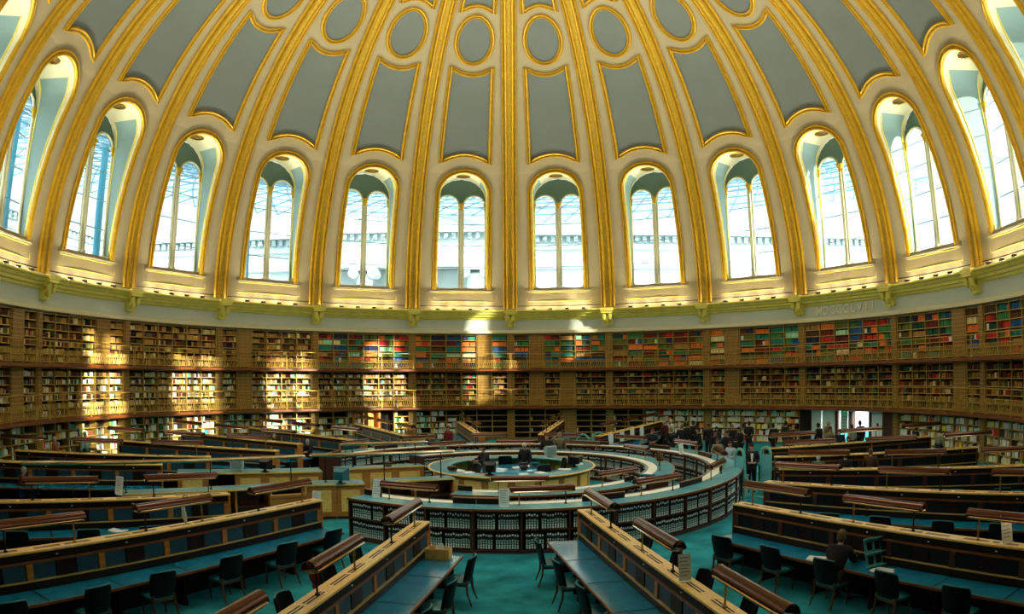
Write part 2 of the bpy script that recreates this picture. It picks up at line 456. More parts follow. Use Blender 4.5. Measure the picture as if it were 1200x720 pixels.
# tracery plate with two arched lights
CX, LW, LS = .92, .78, 15.95
zs = [10.2, 10.35] + lspace(10.35, LS, 6)[1:] + [LS+LW*sin(R(t)) for t in range(10, 91, 8)] + [16.76, 17.0, 17.3, 17.6, 17.8, 17.9]
def W(z): return 1.72 if z <= 16.32 else 1.72*math.sqrt(max(0, 1-((z-16.32)/1.58)**2))
def lh(z):
    if z < 10.34: return 0
    return LW if z <= LS else (LW*math.sqrt(max(0, 1-((z-LS)/LW)**2)))
mb = MB()
for y, in ((YW,), (YW+.14,)):
    base = len(mb.v)
    for z in zs:
        h = lh(z); w = W(z)
        xs = [-w, max(-w, -CX-h), max(-w, -CX+h) if h else -CX, CX-h, min(w, CX+h), w]
        if w < CX: xs = [-w, -w, -w, w, w, w]
        mb.v += [(x, y, z) for x in xs]
    for i in range(len(zs)-1):
        for j in (0, 2, 4):
            mb.f.append((base+i*6+j, base+i*6+j+1, base+i*6+j+7, base+i*6+j+6)); mb.m.append(1 if zs[i] > 16.15 else 0)
D(mb).build('tracery', [M['cream2'], M['spandrel']], wp, recalc=False)
mb = MB()
for sx in (-1, 1):
    pts = [(sx*CX-LW, YW-.03, 10.36), (sx*CX-LW, YW-.03, LS)] + [(sx*CX+LW*cos(R(t)), YW-.03, LS+LW*sin(R(t))) for t in range(170, 0, -10)] + [(sx*CX+LW, YW-.03, LS), (sx*CX+LW, YW-.03, 10.36)]
    mb.tube(pts, .065, 6)
D(mb).build('light_moulding', M['cream2'], wp, smooth=True)
for sx in (-1, 1):
    mb = MB(); n = len(mb.v)
    pts = [(sx*CX-LW, YW+.07, 10.3), (sx*CX-LW, YW+.07, LS)] + [(sx*CX+LW*cos(R(t)), YW+.07, LS+LW*sin(R(t))) for t in range(170, 0, -10)] + [(sx*CX+LW, YW+.07, LS), (sx*CX+LW, YW+.07, 10.3)]
    mb.add(pts, [tuple(range(len(pts)))])
    pn = D(mb).build('pane', M['glass'], wp)
    mb = MB()
    for z in (11.7, 13.2, 14.7, 15.95): mb.bbox((sx*CX-LW, YW+.05, z-.02), (sx*CX+LW, YW+.11, z+.02))
    D(mb).build('glazing_bars', M['steel'], pn)
def column(x, y, r, gold):
    mb = MB(); z0 = 10.2
    mb.lathe([(r*1.7, 0), (r*1.7, .12), (r*1.25, .2), (r, .28), (r*.92, 5.45)], 12, c=(x, y, z0))
    c = D(mb).build('mullion_column' if x == 0 else 'jamb_column', M['cream2'], wp, smooth=True)
    mb = MB()
    mb.lathe([(r*.95, 5.45), (r*1.3, 5.5), (r*1.05, 5.56), (r*1.5, 5.68), (r*2.3, 5.84), (r*2.4, 5.92), (r*2.0, 5.95)], 12, c=(x, y, z0))
    D(mb).build('capital', M['gold'], c, smooth=True)
column(0, YW-.1, .1, 1); column(-1.66, YW-.08, .065, 1); column(1.66, YW-.08, .065, 1)
mb = MB(); mb.bbox((-2.2, 20.95, 10.02), (2.2, YW+.2, 10.2)); mb.bbox((-2.2, 20.9, 9.96), (2.2, 21.2, 10.03))
D(mb).build('sill', M['cream'], wp)
mb = MB()
for z in (9.9, 9.3): mb.tube([(-2.2, 21.02, z), (2.2, 21.02, z)], .03, 5)
for x in (-2.2, 2.2): mb.tube([(x, 21.02, 9.3), (x, 21.02, 9.9)], .02, 5)
D(mb).build('apron_panel', M['goldpale'], wp)
mb = MB()
mb.sphere((0, 19.95, 17.72), (.5, .36, .05), 20)
for k in range(12): mb.tube([(.46*cos(k*PI/6), 19.95+.33*sin(k*PI/6), 17.7), (.2*cos(k*PI/6+.5), 19.95+.14*sin(k*PI/6+.5), 17.64)], .035, 5)
orn = D(mb).build('soffit_rosette', M['golddeep'], wp, smooth=True)
mb = MB(); mb.tube([(.66*cos(2*PI*k/28), 19.95+.5*sin(2*PI*k/28), 17.73) for k in range(28)], .04, 5, close=True)
D(mb).build('rosette_rim', M['goldpale'], orn, smooth=True)
def place_bay(o, b, r, z): o.location = polar(r, b, z); o.rotation_euler = (0, 0, -R(b))
place_bay(wp, -153, YW, ZS)
for i, b in enumerate([q for q in BAYS if q not in NOWIN][1:]):
    o = dup(wp); o.name = 'window_%d' % (i+2); place_bay(o, b, YW, ZS)

# ---------------------------------------------------------------- cornice, frieze, brackets
CA0, CA1 = -157, 157
mb = MB()
prof = [(21.2, 8.76), (20.75, 8.72), (20.55, 8.70), (20.42, 8.66), (20.42, 8.58), (20.55, 8.52), (20.6, 8.40), (20.72, 8.36), (20.74, 8.24), (20.9, 8.2), (20.92, 8.1), (21.02, 8.05)]
mb.lathe(prof, 160, CA0, CA1); tag(mb.build('trim_1', M['goldpale'], smooth=True), kind='structure')
mb = MB(); mb.lathe([(21.02, 8.06), (21.05, 7.36)], 160, CA0, CA1); tag(mb.build('trim_2', M['frieze'], smooth=True), kind='structure')
mb = MB(); mb.lathe([(21.05, 7.38), (20.98, 7.36), (20.9, 7.30), (20.86, 7.22), (20.86, 7.14), (21.3, 7.1), (21.9, 7.1)], 160, CA0, CA1); tag(mb.build('trim_3', M['cream2'], smooth=True), kind='structure')
mb = MB()
mb.bbox((-.36, 20.35, 8.36), (.36, 21.0, 8.5)); mb.bbox((-.42, 20.3, 8.5), (.42, 21.0, 8.72))
for sx in (-.2, .2):
    mb.tube([(sx, 20.75, 8.34), (sx, 20.5, 8.22), (sx, 20.55, 8.02), (sx, 20.78, 7.9), (sx, 20.85, 7.72)], [.13, .16, .13, .1, .07], 8)
mb.sphere((0, 20.7, 8.0), (.22, .16, .3), 10); mb.bbox((-.3, 20.82, 7.62), (.3, 21.05, 8.36)); mb.sphere((0, 20.85, 7.68), (.2, .14, .16), 10)
D2 = shift(mb, 0, -21.0, -7.55)
bk = D2.build('trim_4', M['goldpale'], smooth=True); bk['kind'] = 'structure'
place_bay(bk, -144, 21.0, 7.55)
for k in range(-7, 9):
    o = dup(bk); o.name = 'trim_%d' % (k+12); place_bay(o, 18*k, 21.0, 7.55)
# the raised date on the frieze between the third and fourth ribs
txt = 'MDCCCLVII'
lm = bpy.data.meshes.new('lettering'); bm = bmesh.new()
dg = bpy.context.evaluated_depsgraph_get()
n = len(txt); span = 10.6
for i, ch in enumerate(txt):
    cu = bpy.data.curves.new('letter', 'FONT'); cu.body = ch; cu.size = .66; cu.extrude = .02; cu.offset = .006; cu.align_x = 'CENTER'; cu.align_y = 'CENTER'
    to = bpy.data.objects.new('letter', cu); COL.objects.link(to)
    dg.update(); me = bpy.data.meshes.new_from_object(to.evaluated_get(dg))
    th = 63-span/2+span*i/(n-1)
    T = Matrix.Translation(polar(20.985, th, 7.72)) @ Matrix.Rotation(-R(th), 4, 'Z') @ Matrix.Rotation(R(90), 4, 'X')
    me.transform(T); bm.from_mesh(me)
    bpy.data.objects.remove(to); bpy.data.meshes.remove(me); bpy.data.curves.remove(cu)
bm.to_mesh(lm); bm.free(); lm.materials.append(M['inlay'])
lo = mk('frieze_lettering', lm); tag(lo, 'raised Roman numeral date on the blue frieze below the dome', 'inscription')

# outer wall behind the bookcases, floor, galleries, lobby behind the camera
for nm, a0, a1 in (('wall_right', 71, 157), ('wall_left', -157, 55)):
    mb = MB(); mb.lathe([(21.75, 0), (21.75, 8.0), (21.7, 8.9), (21.0, 9.0)], 100, a0, a1)
    tag(mb.build(nm, M['wooddark'], smooth=True), kind='structure')
mb = MB(); mb.lathe([(21.75, 2.2), (21.75, 8.0), (21.7, 8.9), (21.0, 9.0)], 12, 55, 71); tag(mb.build('wall_far', M['wooddark'], smooth=True), kind='structure')
mb = MB(); mb.lathe([(.01, 0), (8, 0), (16, 0), (30, 0)], 72); tag(mb.build('floor', M['carpet']), kind='structure')
mb = MB(); mb.bbox((-8.4, -36, 0), (-8.2, -19.4, 11.2)); mb.bbox((8.2, -36, 0), (8.4, -19.4, 11.2)); mb.bbox((-8.4, -36, 0), (8.4, -35.8, 11.2))
tag(mb.build('wall_back', M['cream']), kind='structure')
mb = MB(); mb.pbox(21.0, 40, 157, 203, 11.2, 11.4, n=8); tag(mb.build('ceiling_lobby', M['cream']), kind='structure')
# ================================================================ BOOKCASES ROUND THE WALL
TIER = [(0.0, 2.06, 5, 'ground-floor'), (2.24, 4.60, 6, 'lower gallery'), (4.76, 7.10, 6, 'upper gallery')]
RF, RB = 21.15, 21.62
U0, UP = -8.4, 2.8
def col_of(th):
    b = 18*math.floor(th/18)+9; return b, int((th-b-U0)//UP)
FALSE = {0: [11.5], 1: [-6.1, 5.6, 11.5], 2: [-6.1, 5.6]}
def add_false(px_list, tiers):
    for x in px_list:
        th = th_of_px(x)
        for t in tiers: FALSE[t].append(th)
def th_of_px(x):
    """bearing round the room of the wall column seen at picture column x (level view ray onto the wall)"""
    al = (x-598)/CAM['f']; o = -CAM['y']
    dx, dy = sin(al), cos(al); B = -o*dy; C = o*o-21.15**2
    t = -B+math.sqrt(B*B-C); return math.degrees(math.atan2(t*dx, -o+t*dy))
add_false([859, 1127, 20, 287], (1, 2)); add_false([121], (2,))
FC = {t: {col_of(th) for th in FALSE[t]} for t in FALSE}
RG = random.Random(11)
# ground floor: wooden door in the bay left of the centre, white doors in the bay right of it
DOOR_L = {(-27, 4), (-27, 3)} ; DOOR_R = {(63, k) for k in range(6)}
case_mesh = {}
def mesh_of(key, fn, mats, smooth=False):
    if key not in case_mesh:
        mb = MB(); fn(mb); o = mb.build(key.split('|')[0], mats); case_mesh[key] = o.data; bpy.data.objects.remove(o)
    return case_mesh[key]
def pb(mb, t, *a, **k): mb.pbox(*a, off=(0, RF, TIER[t][0]), **k)
for b in VIS:
    for t, (z0, z1, ns, tname) in enumerate(TIER):
        if t == 0 and b == 63: continue
        cs = thing('bookcase', 'tall %s bookcase on the wall below the %s' % (tname, bayname(b)), 'bookcase', polar(RF, b, z0), -R(b), 'wall bookcases')
        mk('back_panel', mesh_of('back_panel|%d' % t, lambda m: pb(m, t, RB, RB+.03, -9.5, 8.5, z0, z1, n=4), M['caseback']), cs)
        mk('pilaster', mesh_of('pilaster|%d' % t, lambda m: (pb(m, t, RF-.06, RB, -9.52, -8.46, z0, z1), pb(m, t, RF-.09, RF, -9.36, -8.62, z0+.15, z1-.15)), M['falsebook']), cs)
        for k in range(7):
            if t == 0 and b == -27 and k == 4: continue
            mk('upright', mesh_of('upright|%d|%d' % (t, k), lambda m: pb(m, t, RF-.02, RB, U0+UP*k-.075, U0+UP*k+.075, z0, z1), M['upright']), cs)
        for s in range(ns+1):
            z = z0+.06+(z1-z0-.12)*s/ns
            if t == 0 and b == -27:
                mk('shelf', mesh_of('shelf|d%d' % s, lambda m: pb(m, t, RF, RB, U0+UP*5, -U0, z-.018, z+.018), M['shelf']), cs)
                f = lambda m: pb(m, t, RF, RB, U0, U0+UP*3, z-.018, z+.018, n=3)
            else: f = lambda m: pb(m, t, RF, RB, U0, -U0, z-.018, z+.018, n=6)
            mk('shelf', mesh_of('shelf|%d|%d|%d' % (t, s, b == -27 and t == 0), f, M['shelf']), cs)
        for k in range(6):
            if (b, k) in FC[t]:
                mk('false_book_door', mesh_of('false_book_door|%d|%d' % (t, k), lambda m: (pb(m, t, RF-.05, RF+.06, U0+UP*k+.1, U0+UP*(k+1)-.1, z0+.05, z1-.03), [pb(m, t, RF-.08, RF, U0+UP*k+.1, U0+UP*(k+1)-.1, z0+.3+i*.36, z0+.33+i*.36) for i in range(6) if z0+.33+i*.36 < z1-.05]), M['falsebook']), cs)

# ---------------------------------------------------------------- galleries and railings
for i, (z, nm) in enumerate(((2.24, 'lower'), (4.75, 'upper'))):
    mb = MB(); mb.lathe([(21.7, z+.02), (20.45, z+.02), (20.40, z), (20.40, z-.13), (20.47, z-.17), (20.6, z-.18), (21.7, z-.16)], 120, -125, 125)
    o = mb.build('floor_%s_gallery' % nm, M['gallery'], smooth=True); o['kind'] = 'structure'
rail_proto = {}
def make_rail(h, lat):
    P0 = thing('gallery_railing', 'x', 'railing')
    q = lambda mb: shift(mb, 0, -20.46, 0)
    mb = MB(); pts = [polar(20.46, u, h) for u in lspace(-9, 9, 8)]; mb.tube(pts, .024, 6); q(mb).build('top_rail', M['rail'], P0, smooth=True)
    mb = MB()
    for zz in (lat+.06, .07): mb.tube([polar(20.46, u, zz) for u in lspace(-9, 9, 8)], .014, 5)
    q(mb).build('lower_rail', M['rail'], P0, smooth=True)
    mb = MB(); n = 48
    for k in range(n):
        a, c = -9+18*k/n, -9+18*(k+1)/n
        mb.tube([polar(20.46, a, .08), polar(20.46, (a+c)/2, lat/2+.07), polar(20.46, c, lat+.05)], .012, 4)
        mb.tube([polar(20.46, c, .08), polar(20.46, (a+c)/2, lat/2+.07), polar(20.46, a, lat+.05)], .012, 4)
        if k % 2 == 0: mb.tube([polar(20.46+.0, (a+c)/2, .07), polar(20.46, (a+c)/2, lat+.06)], .01, 4)
    q(mb).build('lattice', M['rail'], P0)
    for k in range(7):
        u = -8.9+2.96*k
        mb = MB(); p = polar(20.46, u, 0); mb.tube([p+Vector((0, 0, -.02)), p+Vector((0, 0, .05)), p+Vector((0, 0, h-.05)), p+Vector((0, 0, h+.03))], [.045, .022, .02, .034], 6)
        q(mb).build('post', M['rail'], P0, smooth=True)
    return P0
for nm, z, h, lat in (('lower', 2.26, 1.12, .62), ('upper', 4.77, 1.0, .5)):
    p = make_rail(h, lat); first = True
    for b in VIS:
        o = p if first else dup(p); first = False
        o.location = polar(20.46, b, z); o.rotation_euler = (0, 0, -R(b)); o['group'] = 'gallery railings'
        o['label'] = 'gilt lattice railing on the %s gallery below the %s' % (nm, bayname(b))

# ---------------------------------------------------------------- books
PAL = {k: lin(v)[:3] for k, v in dict(brown='#4a2f1a', tan='#8a6a38', darkred='#5c1f16', red='#a02a22', orange='#c8622a', olive='#4f5a26', green='#2f6a3e', teal='#1f6a5a',
       darkteal='#14403c', blue='#1f4a7a', navy='#1c2440', white='#c9cdb8', cream='#b9ad80', grey='#7f8478', black='#15120f', mint='#7fb49a', yellow='#c2a032', gold='#9a7a34').items()}
def choice(d, rg=RG):
    ks = list(d); return rg.choices(ks, [d[k] for k in ks])[0]
OLD = dict(brown=4, tan=5, darkred=2, gold=3, olive=1, cream=2, black=1.5)
MIX2 = dict(brown=5, tan=3, darkred=3, gold=2, olive=1.5, green=.8, cream=1, navy=.8, red=.6, teal=.5)
SET3 = dict(teal=3, darkteal=3, orange=3, red=2.5, darkred=2.5, olive=3, green=2, blue=2, brown=2, tan=1.5, mint=.8, cream=1, navy=1.2)
GL = dict(white=5, mint=2, grey=2, tan=2, green=1.2, orange=.7, red=.5, cream=2, brown=1, teal=1, black=2)
GR = dict(white=7, cream=5, grey=2, orange=1.6, tan=2, brown=1.5, green=.8, mint=1.5, red=.6, yellow=.6, black=2)
books = []     # (theta, r_front, z, half-thickness in degrees, height, depth, colour, tier, bay, col)
for b in VIS:
    for t, (z0, z1, ns, _) in enumerate(TIER):
        if t == 0 and b == 63: continue
        for k in range(6):
            if (b, k) in FC[t] or (t == 0 and (b, k) in DOOR_L): continue
            c0 = b+U0+UP*k+.09; c1 = c0+UP-.18
            for s in range(ns):
                zb = z0+.06+(z1-z0-.12)*s/ns+.02; sh = (z1-z0-.12)/ns-.04
                thc = (c0+c1)/2
                fill = 1.
                if t == 0:
                    if -8 < thc < 23: fill = .12 if RG.random() < .25 else 0
                    elif thc <= -8: fill = RG.choice((1, .8, .6, .9, .35)) if s < 4 else RG.choice((0, .5, .8, .2))
                    else: fill = RG.choice((1, 1, .95, .8))
                elif t == 1: fill = RG.choice((1, 1, .9, .8)) if s else .5
                u = c0+RG.random()*.1; run = None; left = 0
                while u < c0+(c1-c0)*fill:
                    if left <= 0:
                        if t == 2 and thc > -37: run = choice(SET3); left = RG.choice((8, 14, 30, 40)); hh = sh*RG.uniform(.72, .93); th_ = RG.uniform(.042, .062)
                        elif t == 2: run = choice(OLD); left = RG.choice((2, 4, 8)); hh = sh*RG.uniform(.6, .85); th_ = RG.uniform(.034, .055)
                        elif t == 1: run = choice(MIX2 if thc > -20 else dict(OLD, white=5, cream=5, mint=2, grey=2)); left = RG.choice((1, 2, 4, 6)); hh = sh*RG.uniform(.52, .76); th_ = RG.uniform(.03, .05)
                        else: run = choice(GR if thc > 0 else GL); left = RG.choice((1, 1, 2, 3, 6)); hh = sh*RG.uniform(.6, .92); th_ = RG.uniform(.03, .06)
                        if t == 2 and thc > -37 and RG.random() < .05: left = 3; run = 'white'
                    left -= 1
                    w = math.degrees(th_*RG.uniform(.85, 1.15)/21.2)
                    if u+w > c1: break
                    if RG.random() > .03:
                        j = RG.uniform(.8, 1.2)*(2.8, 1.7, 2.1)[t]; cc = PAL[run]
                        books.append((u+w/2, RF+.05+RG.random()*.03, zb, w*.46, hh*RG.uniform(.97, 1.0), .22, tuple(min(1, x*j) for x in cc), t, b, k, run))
                    u += w
def score(bk):
    th, rf, z, w, h = bk[:5]
    p = polar(rf, th, z+h/2); px, py = proj(*p)
    if not (0 < px < 1200) or (bk[7] == 0 and z < 1.0): return 0
    v = Vector((0, CAM['y'], CAM['z']))-p; d = v.length
    face = abs(v.normalized().dot(Vector((sin(R(th)), cos(R(th)), 0))))
    return h*w*face/d**2
idx = sorted(range(len(books)), key=lambda i: -score(books[i]))
near = set(idx[:300])
mb = MB(); cols = []
for i, (th, rf, z, w, h, dp, cc, t, b, k, run) in enumerate(books):
    if i in near: continue
    a, c = R(th-w), R(th+w); r2 = rf+dp
    s0, c0_, s1, c1_ = sin(a), cos(a), sin(c), cos(c)
    rm = rf-.012; sm, cm = sin(R(th)), cos(R(th))
    mb.add([(rf*s0, rf*c0_, z), (rm*sm, rm*cm, z), (rf*s1, rf*c1_, z), (r2*s1, r2*c1_, z), (r2*s0, r2*c0_, z),
            (rf*s0, rf*c0_, z+h), (rm*sm, rm*cm, z+h), (rf*s1, rf*c1_, z+h), (r2*s1, r2*c1_, z+h), (r2*s0, r2*c0_, z+h)],
           [(0, 1, 6, 5), (1, 2, 7, 6), (2, 3, 8, 7), (4, 0, 5, 9), (3, 4, 9, 8), (5, 6, 7, 8, 9), (4, 3, 2, 1, 0)])
    cols += [cc+(1,)]*10
bs = mb.build('wall_books', M['bookattr'], recalc=False)
ca = bs.data.color_attributes.new('Col', 'FLOAT_COLOR', 'POINT'); ca.data.foreach_set('color', [x for c in cols for x in c])
tag(bs, 'thousands of old bound books filling the tiered wall shelves', 'books', kind='stuff')
# the books that show largest, one object each
mb = MB()
mb.add([(-.5, -.04, 0), (0, -.1, 0), (.5, -.04, 0), (.5, 1, 0), (-.5, 1, 0), (-.5, -.04, 1), (0, -.1, 1), (.5, -.04, 1), (.5, 1, 1), (-.5, 1, 1)],
       [(0, 1, 6, 5), (1, 2, 7, 6), (2, 3, 8, 7), (4, 0, 5, 9), (3, 4, 9, 8), (5, 6, 7, 8, 9), (4, 3, 2, 1, 0)])
b0 = mb.build('book', M['bookobj'], recalc=False); bme = b0.data; bpy.data.objects.remove(b0)
CN = dict(darkred='dark red', darkteal='dark teal', navy='navy blue', gold='gold-brown', mint='mint green')
for i in sorted(near):
    th, rf, z, w, h, dp, cc, t, b, k, run = books[i]
    o = mk('book', bme, None, polar(rf, th, z), -R(th)); o.scale = (2*R(w)*rf, dp, h); o.color = cc+(1,)
    tag(o, '%s book, %s shelf of column %d, %s case, %s' % (CN.get(run, run), ORD[1+int((z-TIER[t][0])/((TIER[t][1]-TIER[t][0])/TIER[t][2]))], k+1, TIER[t][3].replace(' gallery', '').replace('-floor', ''), bayname(b).replace(' of the central rib', '')), 'book', 'books on the nearest wall shelves')

# ---------------------------------------------------------------- doors in the wall
dl = thing('door_1', 'orange-brown oak doorway with its inner leaf standing ajar', 'door', polar(RF, -26.5, 0), R(26.5), kind='structure')
mb = MB()
mb.bbox((-.95, -.1, 0), (-.8, .35, 2.06)); mb.bbox((.8, -.1, 0), (.95, .35, 2.06)); mb.bbox((-.95, -.12, 1.9), (.95, .35, 2.06)); mb.build('frame', M['wood'], dl, bevel=.01)
mb = MB(); mb.bbox((-.8, .3, 0), (0, .35, 1.9)); mb.bbox((-.7, .27, .15), (-.1, .31, .85)); mb.build('fixed_leaf', M['wood'], dl)
mb = MB(); mb.bbox((-.66, .26, 1.0), (-.14, .3, 1.75)); mb.build('pane', M['glass'], dl)
mb = MB(); mb.box((.32, .1, .95), (.75, .05, 1.9), R(50)); mb.box((.3, .07, .5), (.5, .03, .6), R(50)); mb.box((.3, .07, 1.35), (.5, .03, .7), R(50)); lf = mb.build('leaf', M['woodtop'], dl)
mb = MB(); mb.sphere((.12, -.2, 1.0), .04, 8); mb.build('knob', M['brass'], lf)
mb = MB(); mb.bbox((-1.0, .35, 0), (1.0, .4, 2.1)); mb.build('lobby_back', M['wood'], dl)
sg = thing('exit_sign', 'pale green exit sign above the oak doorway', 'sign', polar(20.95, -25.6, 2.12), R(25.6))
mb = MB(); mb.bbox((-.26, -.03, 0), (.26, .03, .16)); mb.build('board', M['papergreen'], sg)
mb = MB(); mb.bbox((-.2, -.036, .04), (-.05, -.03, .12)); mb.bbox((.0, -.036, .06), (.2, -.03, .1)); mb.build('pictogram', M['green'], sg)

# entrance bay: white doors, one opening to daylight
ent = thing('door_2', 'white panelled double doors of the entrance, closed', 'door', polar(21.3, 57.3, 0), -R(57.3), kind='structure')
def wdoor(mb, x0, x1, y=0):
    mb.bbox((x0, y, 0), (x1, y+.06, 2.05))
    for a, c in ((.15, .8), (.95, 1.9)):
        mb.bbox((x0+.1, y-.02, a), (x1-.1, y, c))
mb = MB(); wdoor(mb, -1.0, -.02); mb.build('leaf', M['white'], ent, bevel=.008)
mb = MB(); wdoor(mb, .02, 1.0); mb.build('leaf', M['white'], ent, bevel=.008)
mb = MB(); mb.bbox((-1.15, -.1, 0), (-1.0, .1, 2.2)); mb.bbox((1.0, -.1, 0), (1.2, .1, 2.2)); mb.bbox((-1.15, -.1, 2.05), (1.15, .1, 2.2)); mb.build('frame', M['woodred'], ent)
d3 = thing('door_3', 'open white entrance doors with daylight beyond', 'door', polar(21.2, 66.0, 0), -R(66.0), kind='structure')
mb = MB(); mb.bbox((-1.3, 0, 0), (-1.0, .3, 2.2)); mb.bbox((-1.3, -.05, 2.0), (1.6, .3, 2.2)); mb.bbox((.3, 0, 0), (.42, .3, 2.05)); mb.build('frame', M['woodred'], d3)
mb = MB(); wdoor(mb, .0, 1.0); o = mb.build('leaf', M['white'], d3, bevel=.008); o.location = (.42, .0, 0); o.rotation_euler = (0, 0, R(-6))
mb = MB(); wdoor(mb, .0, .55); o2 = mb.build('leaf', M['white'], d3, bevel=.008); o2.location = (1.45, -.1, 0); o2.rotation_euler = (0, 0, R(12))
mb = MB(); mb.sphere((.5, -.03, 1.3), (.09, .02, .13), 10); mb.build('notice_plate', M['black'], o)

mb = MB(); mb.bbox((-1.6, .0, 0), (-1.0, .2, 2.2)); mb.build('wall_pier', M['woodred'], thing('trim_30', None, None, polar(21.2, 70.6, 0), -R(72.6), kind='structure'))
mb = MB(); mb.bbox((-.5, -.1, 0), (.6, .3, 2.2)); o = mb.build('trim_31', M['woodred'], None, False, polar(21.2, 70.8, 0), -R(70.8)); o['kind'] = 'structure'
mb = MB(); mb.bbox((-.35, -.1, 0), (.35, .4, 2.2)); o = mb.build('trim_32', M['wooddark'], None, False, polar(21.2, 54.4, 0), -R(54.4)); o['kind'] = 'structure'
sg = thing('exit_sign', 'tall green exit sign board beside the open entrance door', 'sign', polar(20.9, 62.4, .85), -R(62.4))
mb = MB(); mb.bbox((-.24, -.03, 0), (.24, .03, 1.35)); mb.build('board', M['papergreen'], sg)
mb = MB(); mb.bbox((-.24, -.04, 1.05), (.24, -.03, 1.35)); b_ = mb.build('green_panel', M['green'], sg)
mb = MB(); mb.sphere((.0, -.045, 1.27), (.03, .006, .03), 8)
mb.tube([(-.02, -.045, 1.24), (.03, -.045, 1.17), (-.04, -.045, 1.1)], .014, 5); mb.tube([(.03, -.045, 1.17), (.08, -.045, 1.11)], .014, 5); mb.tube([(-.08, -.045, 1.2), (-.01, -.045, 1.23), (.07, -.045, 1.2)], .012, 5)
mb.build('running_figure', M['white'], b_)
mb = MB()
for i in range(5): mb.bbox((-.17, -.036, .15+i*.17), (.17-.05*(i % 2), -.03, .21+i*.17))
mb.build('notice_lines', M['stone2'], sg)
# ================================================================ FURNITURE ON THE FLOOR
CY = -.6                                              # the catalogue rings' own centre
def Q(r, a, z=0., cy=0.): return Vector((r*sin(R(a)), -r*cos(R(a))+cy, z))     # a: bearing from the near side, + to the right
cache = {}
def cm(key, fn, mats, smooth=False):
    if key not in cache:
        mb = MB(); fn(mb); o = mb.build(key.split('|')[0], mats, smooth=smooth); cache[key] = o.data; bpy.data.objects.remove(o)
    return cache[key]
def part(key, fn, mats, parent, loc=(0,0,0), rz=0., smooth=False, bevel=0.):
    return mk(key.split('|')[0], cm(key, fn, mats, smooth), parent, loc, rz, bevel)

# ---- reading lamp with a long half-round shade on two posts; x along the shade, origin on the surface it stands on
def make_lamp(L, h, key):
    o = thing('reading_lamp', 'x', 'lamp')
    def sh(mb, a0=0, w=.125, hh=.15, z=h):
        n = 10; xs = []
        for k in range(6): t = PI/2*k/5; xs.append((-L/2+.13*(1-sin(t)), max(.03, cos(PI/2-t))))
        xs += [(-x, s_) for x, s_ in xs[::-1]]
        g = []
        for x, s_ in xs: g.append([(x, w*s_*cos(PI*k/n), z+hh*s_**.7*sin(PI*k/n)) for k in range(n+1)])
        base = len(mb.v)
        for r_ in g: mb.v += r_
        for i in range(len(g)-1):
            for k in range(n): q = base+i*(n+1)+k; mb.f.append((q, q+1, q+n+2, q+n+1)); mb.m.append(0)
    s = part('lamp_shade|'+key, sh, M['brownshade'], o, smooth=True)
    sol = s.modifiers.new('shell', 'SOLIDIFY'); sol.thickness = .012; sol.offset = -1
    def rim(mb):
        pts = []
        for k in range(8): t = -PI/2-PI*k/7; pts.append((-L/2+.12+.125*cos(t), .128*sin(t), h))
        for k in range(8): t = PI/2-PI*k/7; pts.append((L/2-.12+.125*cos(t), .128*sin(t), h))
        mb.tube(pts, .022, 6, close=True)
    part('shade_rim|'+key, rim, M['rimmetal'], s, smooth=True)
    part('lamp_tube|'+key, lambda mb: mb.tube([(-L/2+.2, 0, h+.04), (L/2-.2, 0, h+.04)], .018, 6), M['tube'], s, smooth=True)
    for sx, m in ((-1, 'brass'), (1, 'brassdark')):  # both posts are brass; the outer one's shade is put into its colour
        p = part('post|%s|%d' % (key, sx), lambda mb: mb.tube([(0, 0, 0), (0, 0, .03), (0, 0, .031), (0, 0, h*.55), (0, 0, h*.56), (0, 0, h*.6), (0, 0, h*.61), (0, 0, h+.1)], [.04, .04, .017, .017, .026, .026, .017, .014], 8), M[m], o, (sx*(L/2-.24), 0, 0), smooth=True)
    return o
LAMP = make_lamp(1.98, .43, 'desk'); LAMPR = make_lamp(1.72, .36, 'ring')
lamp_used = set()
def lamp(src, loc, rz, label, group):
    if src.name in lamp_used: o = dup(src, loc=loc, rz=rz, label=label, group=group)
    else:
        lamp_used.add(src.name); o = src; o.location = loc; o.rotation_euler = (0, 0, rz); o['label'] = label; o['group'] = group
    return o

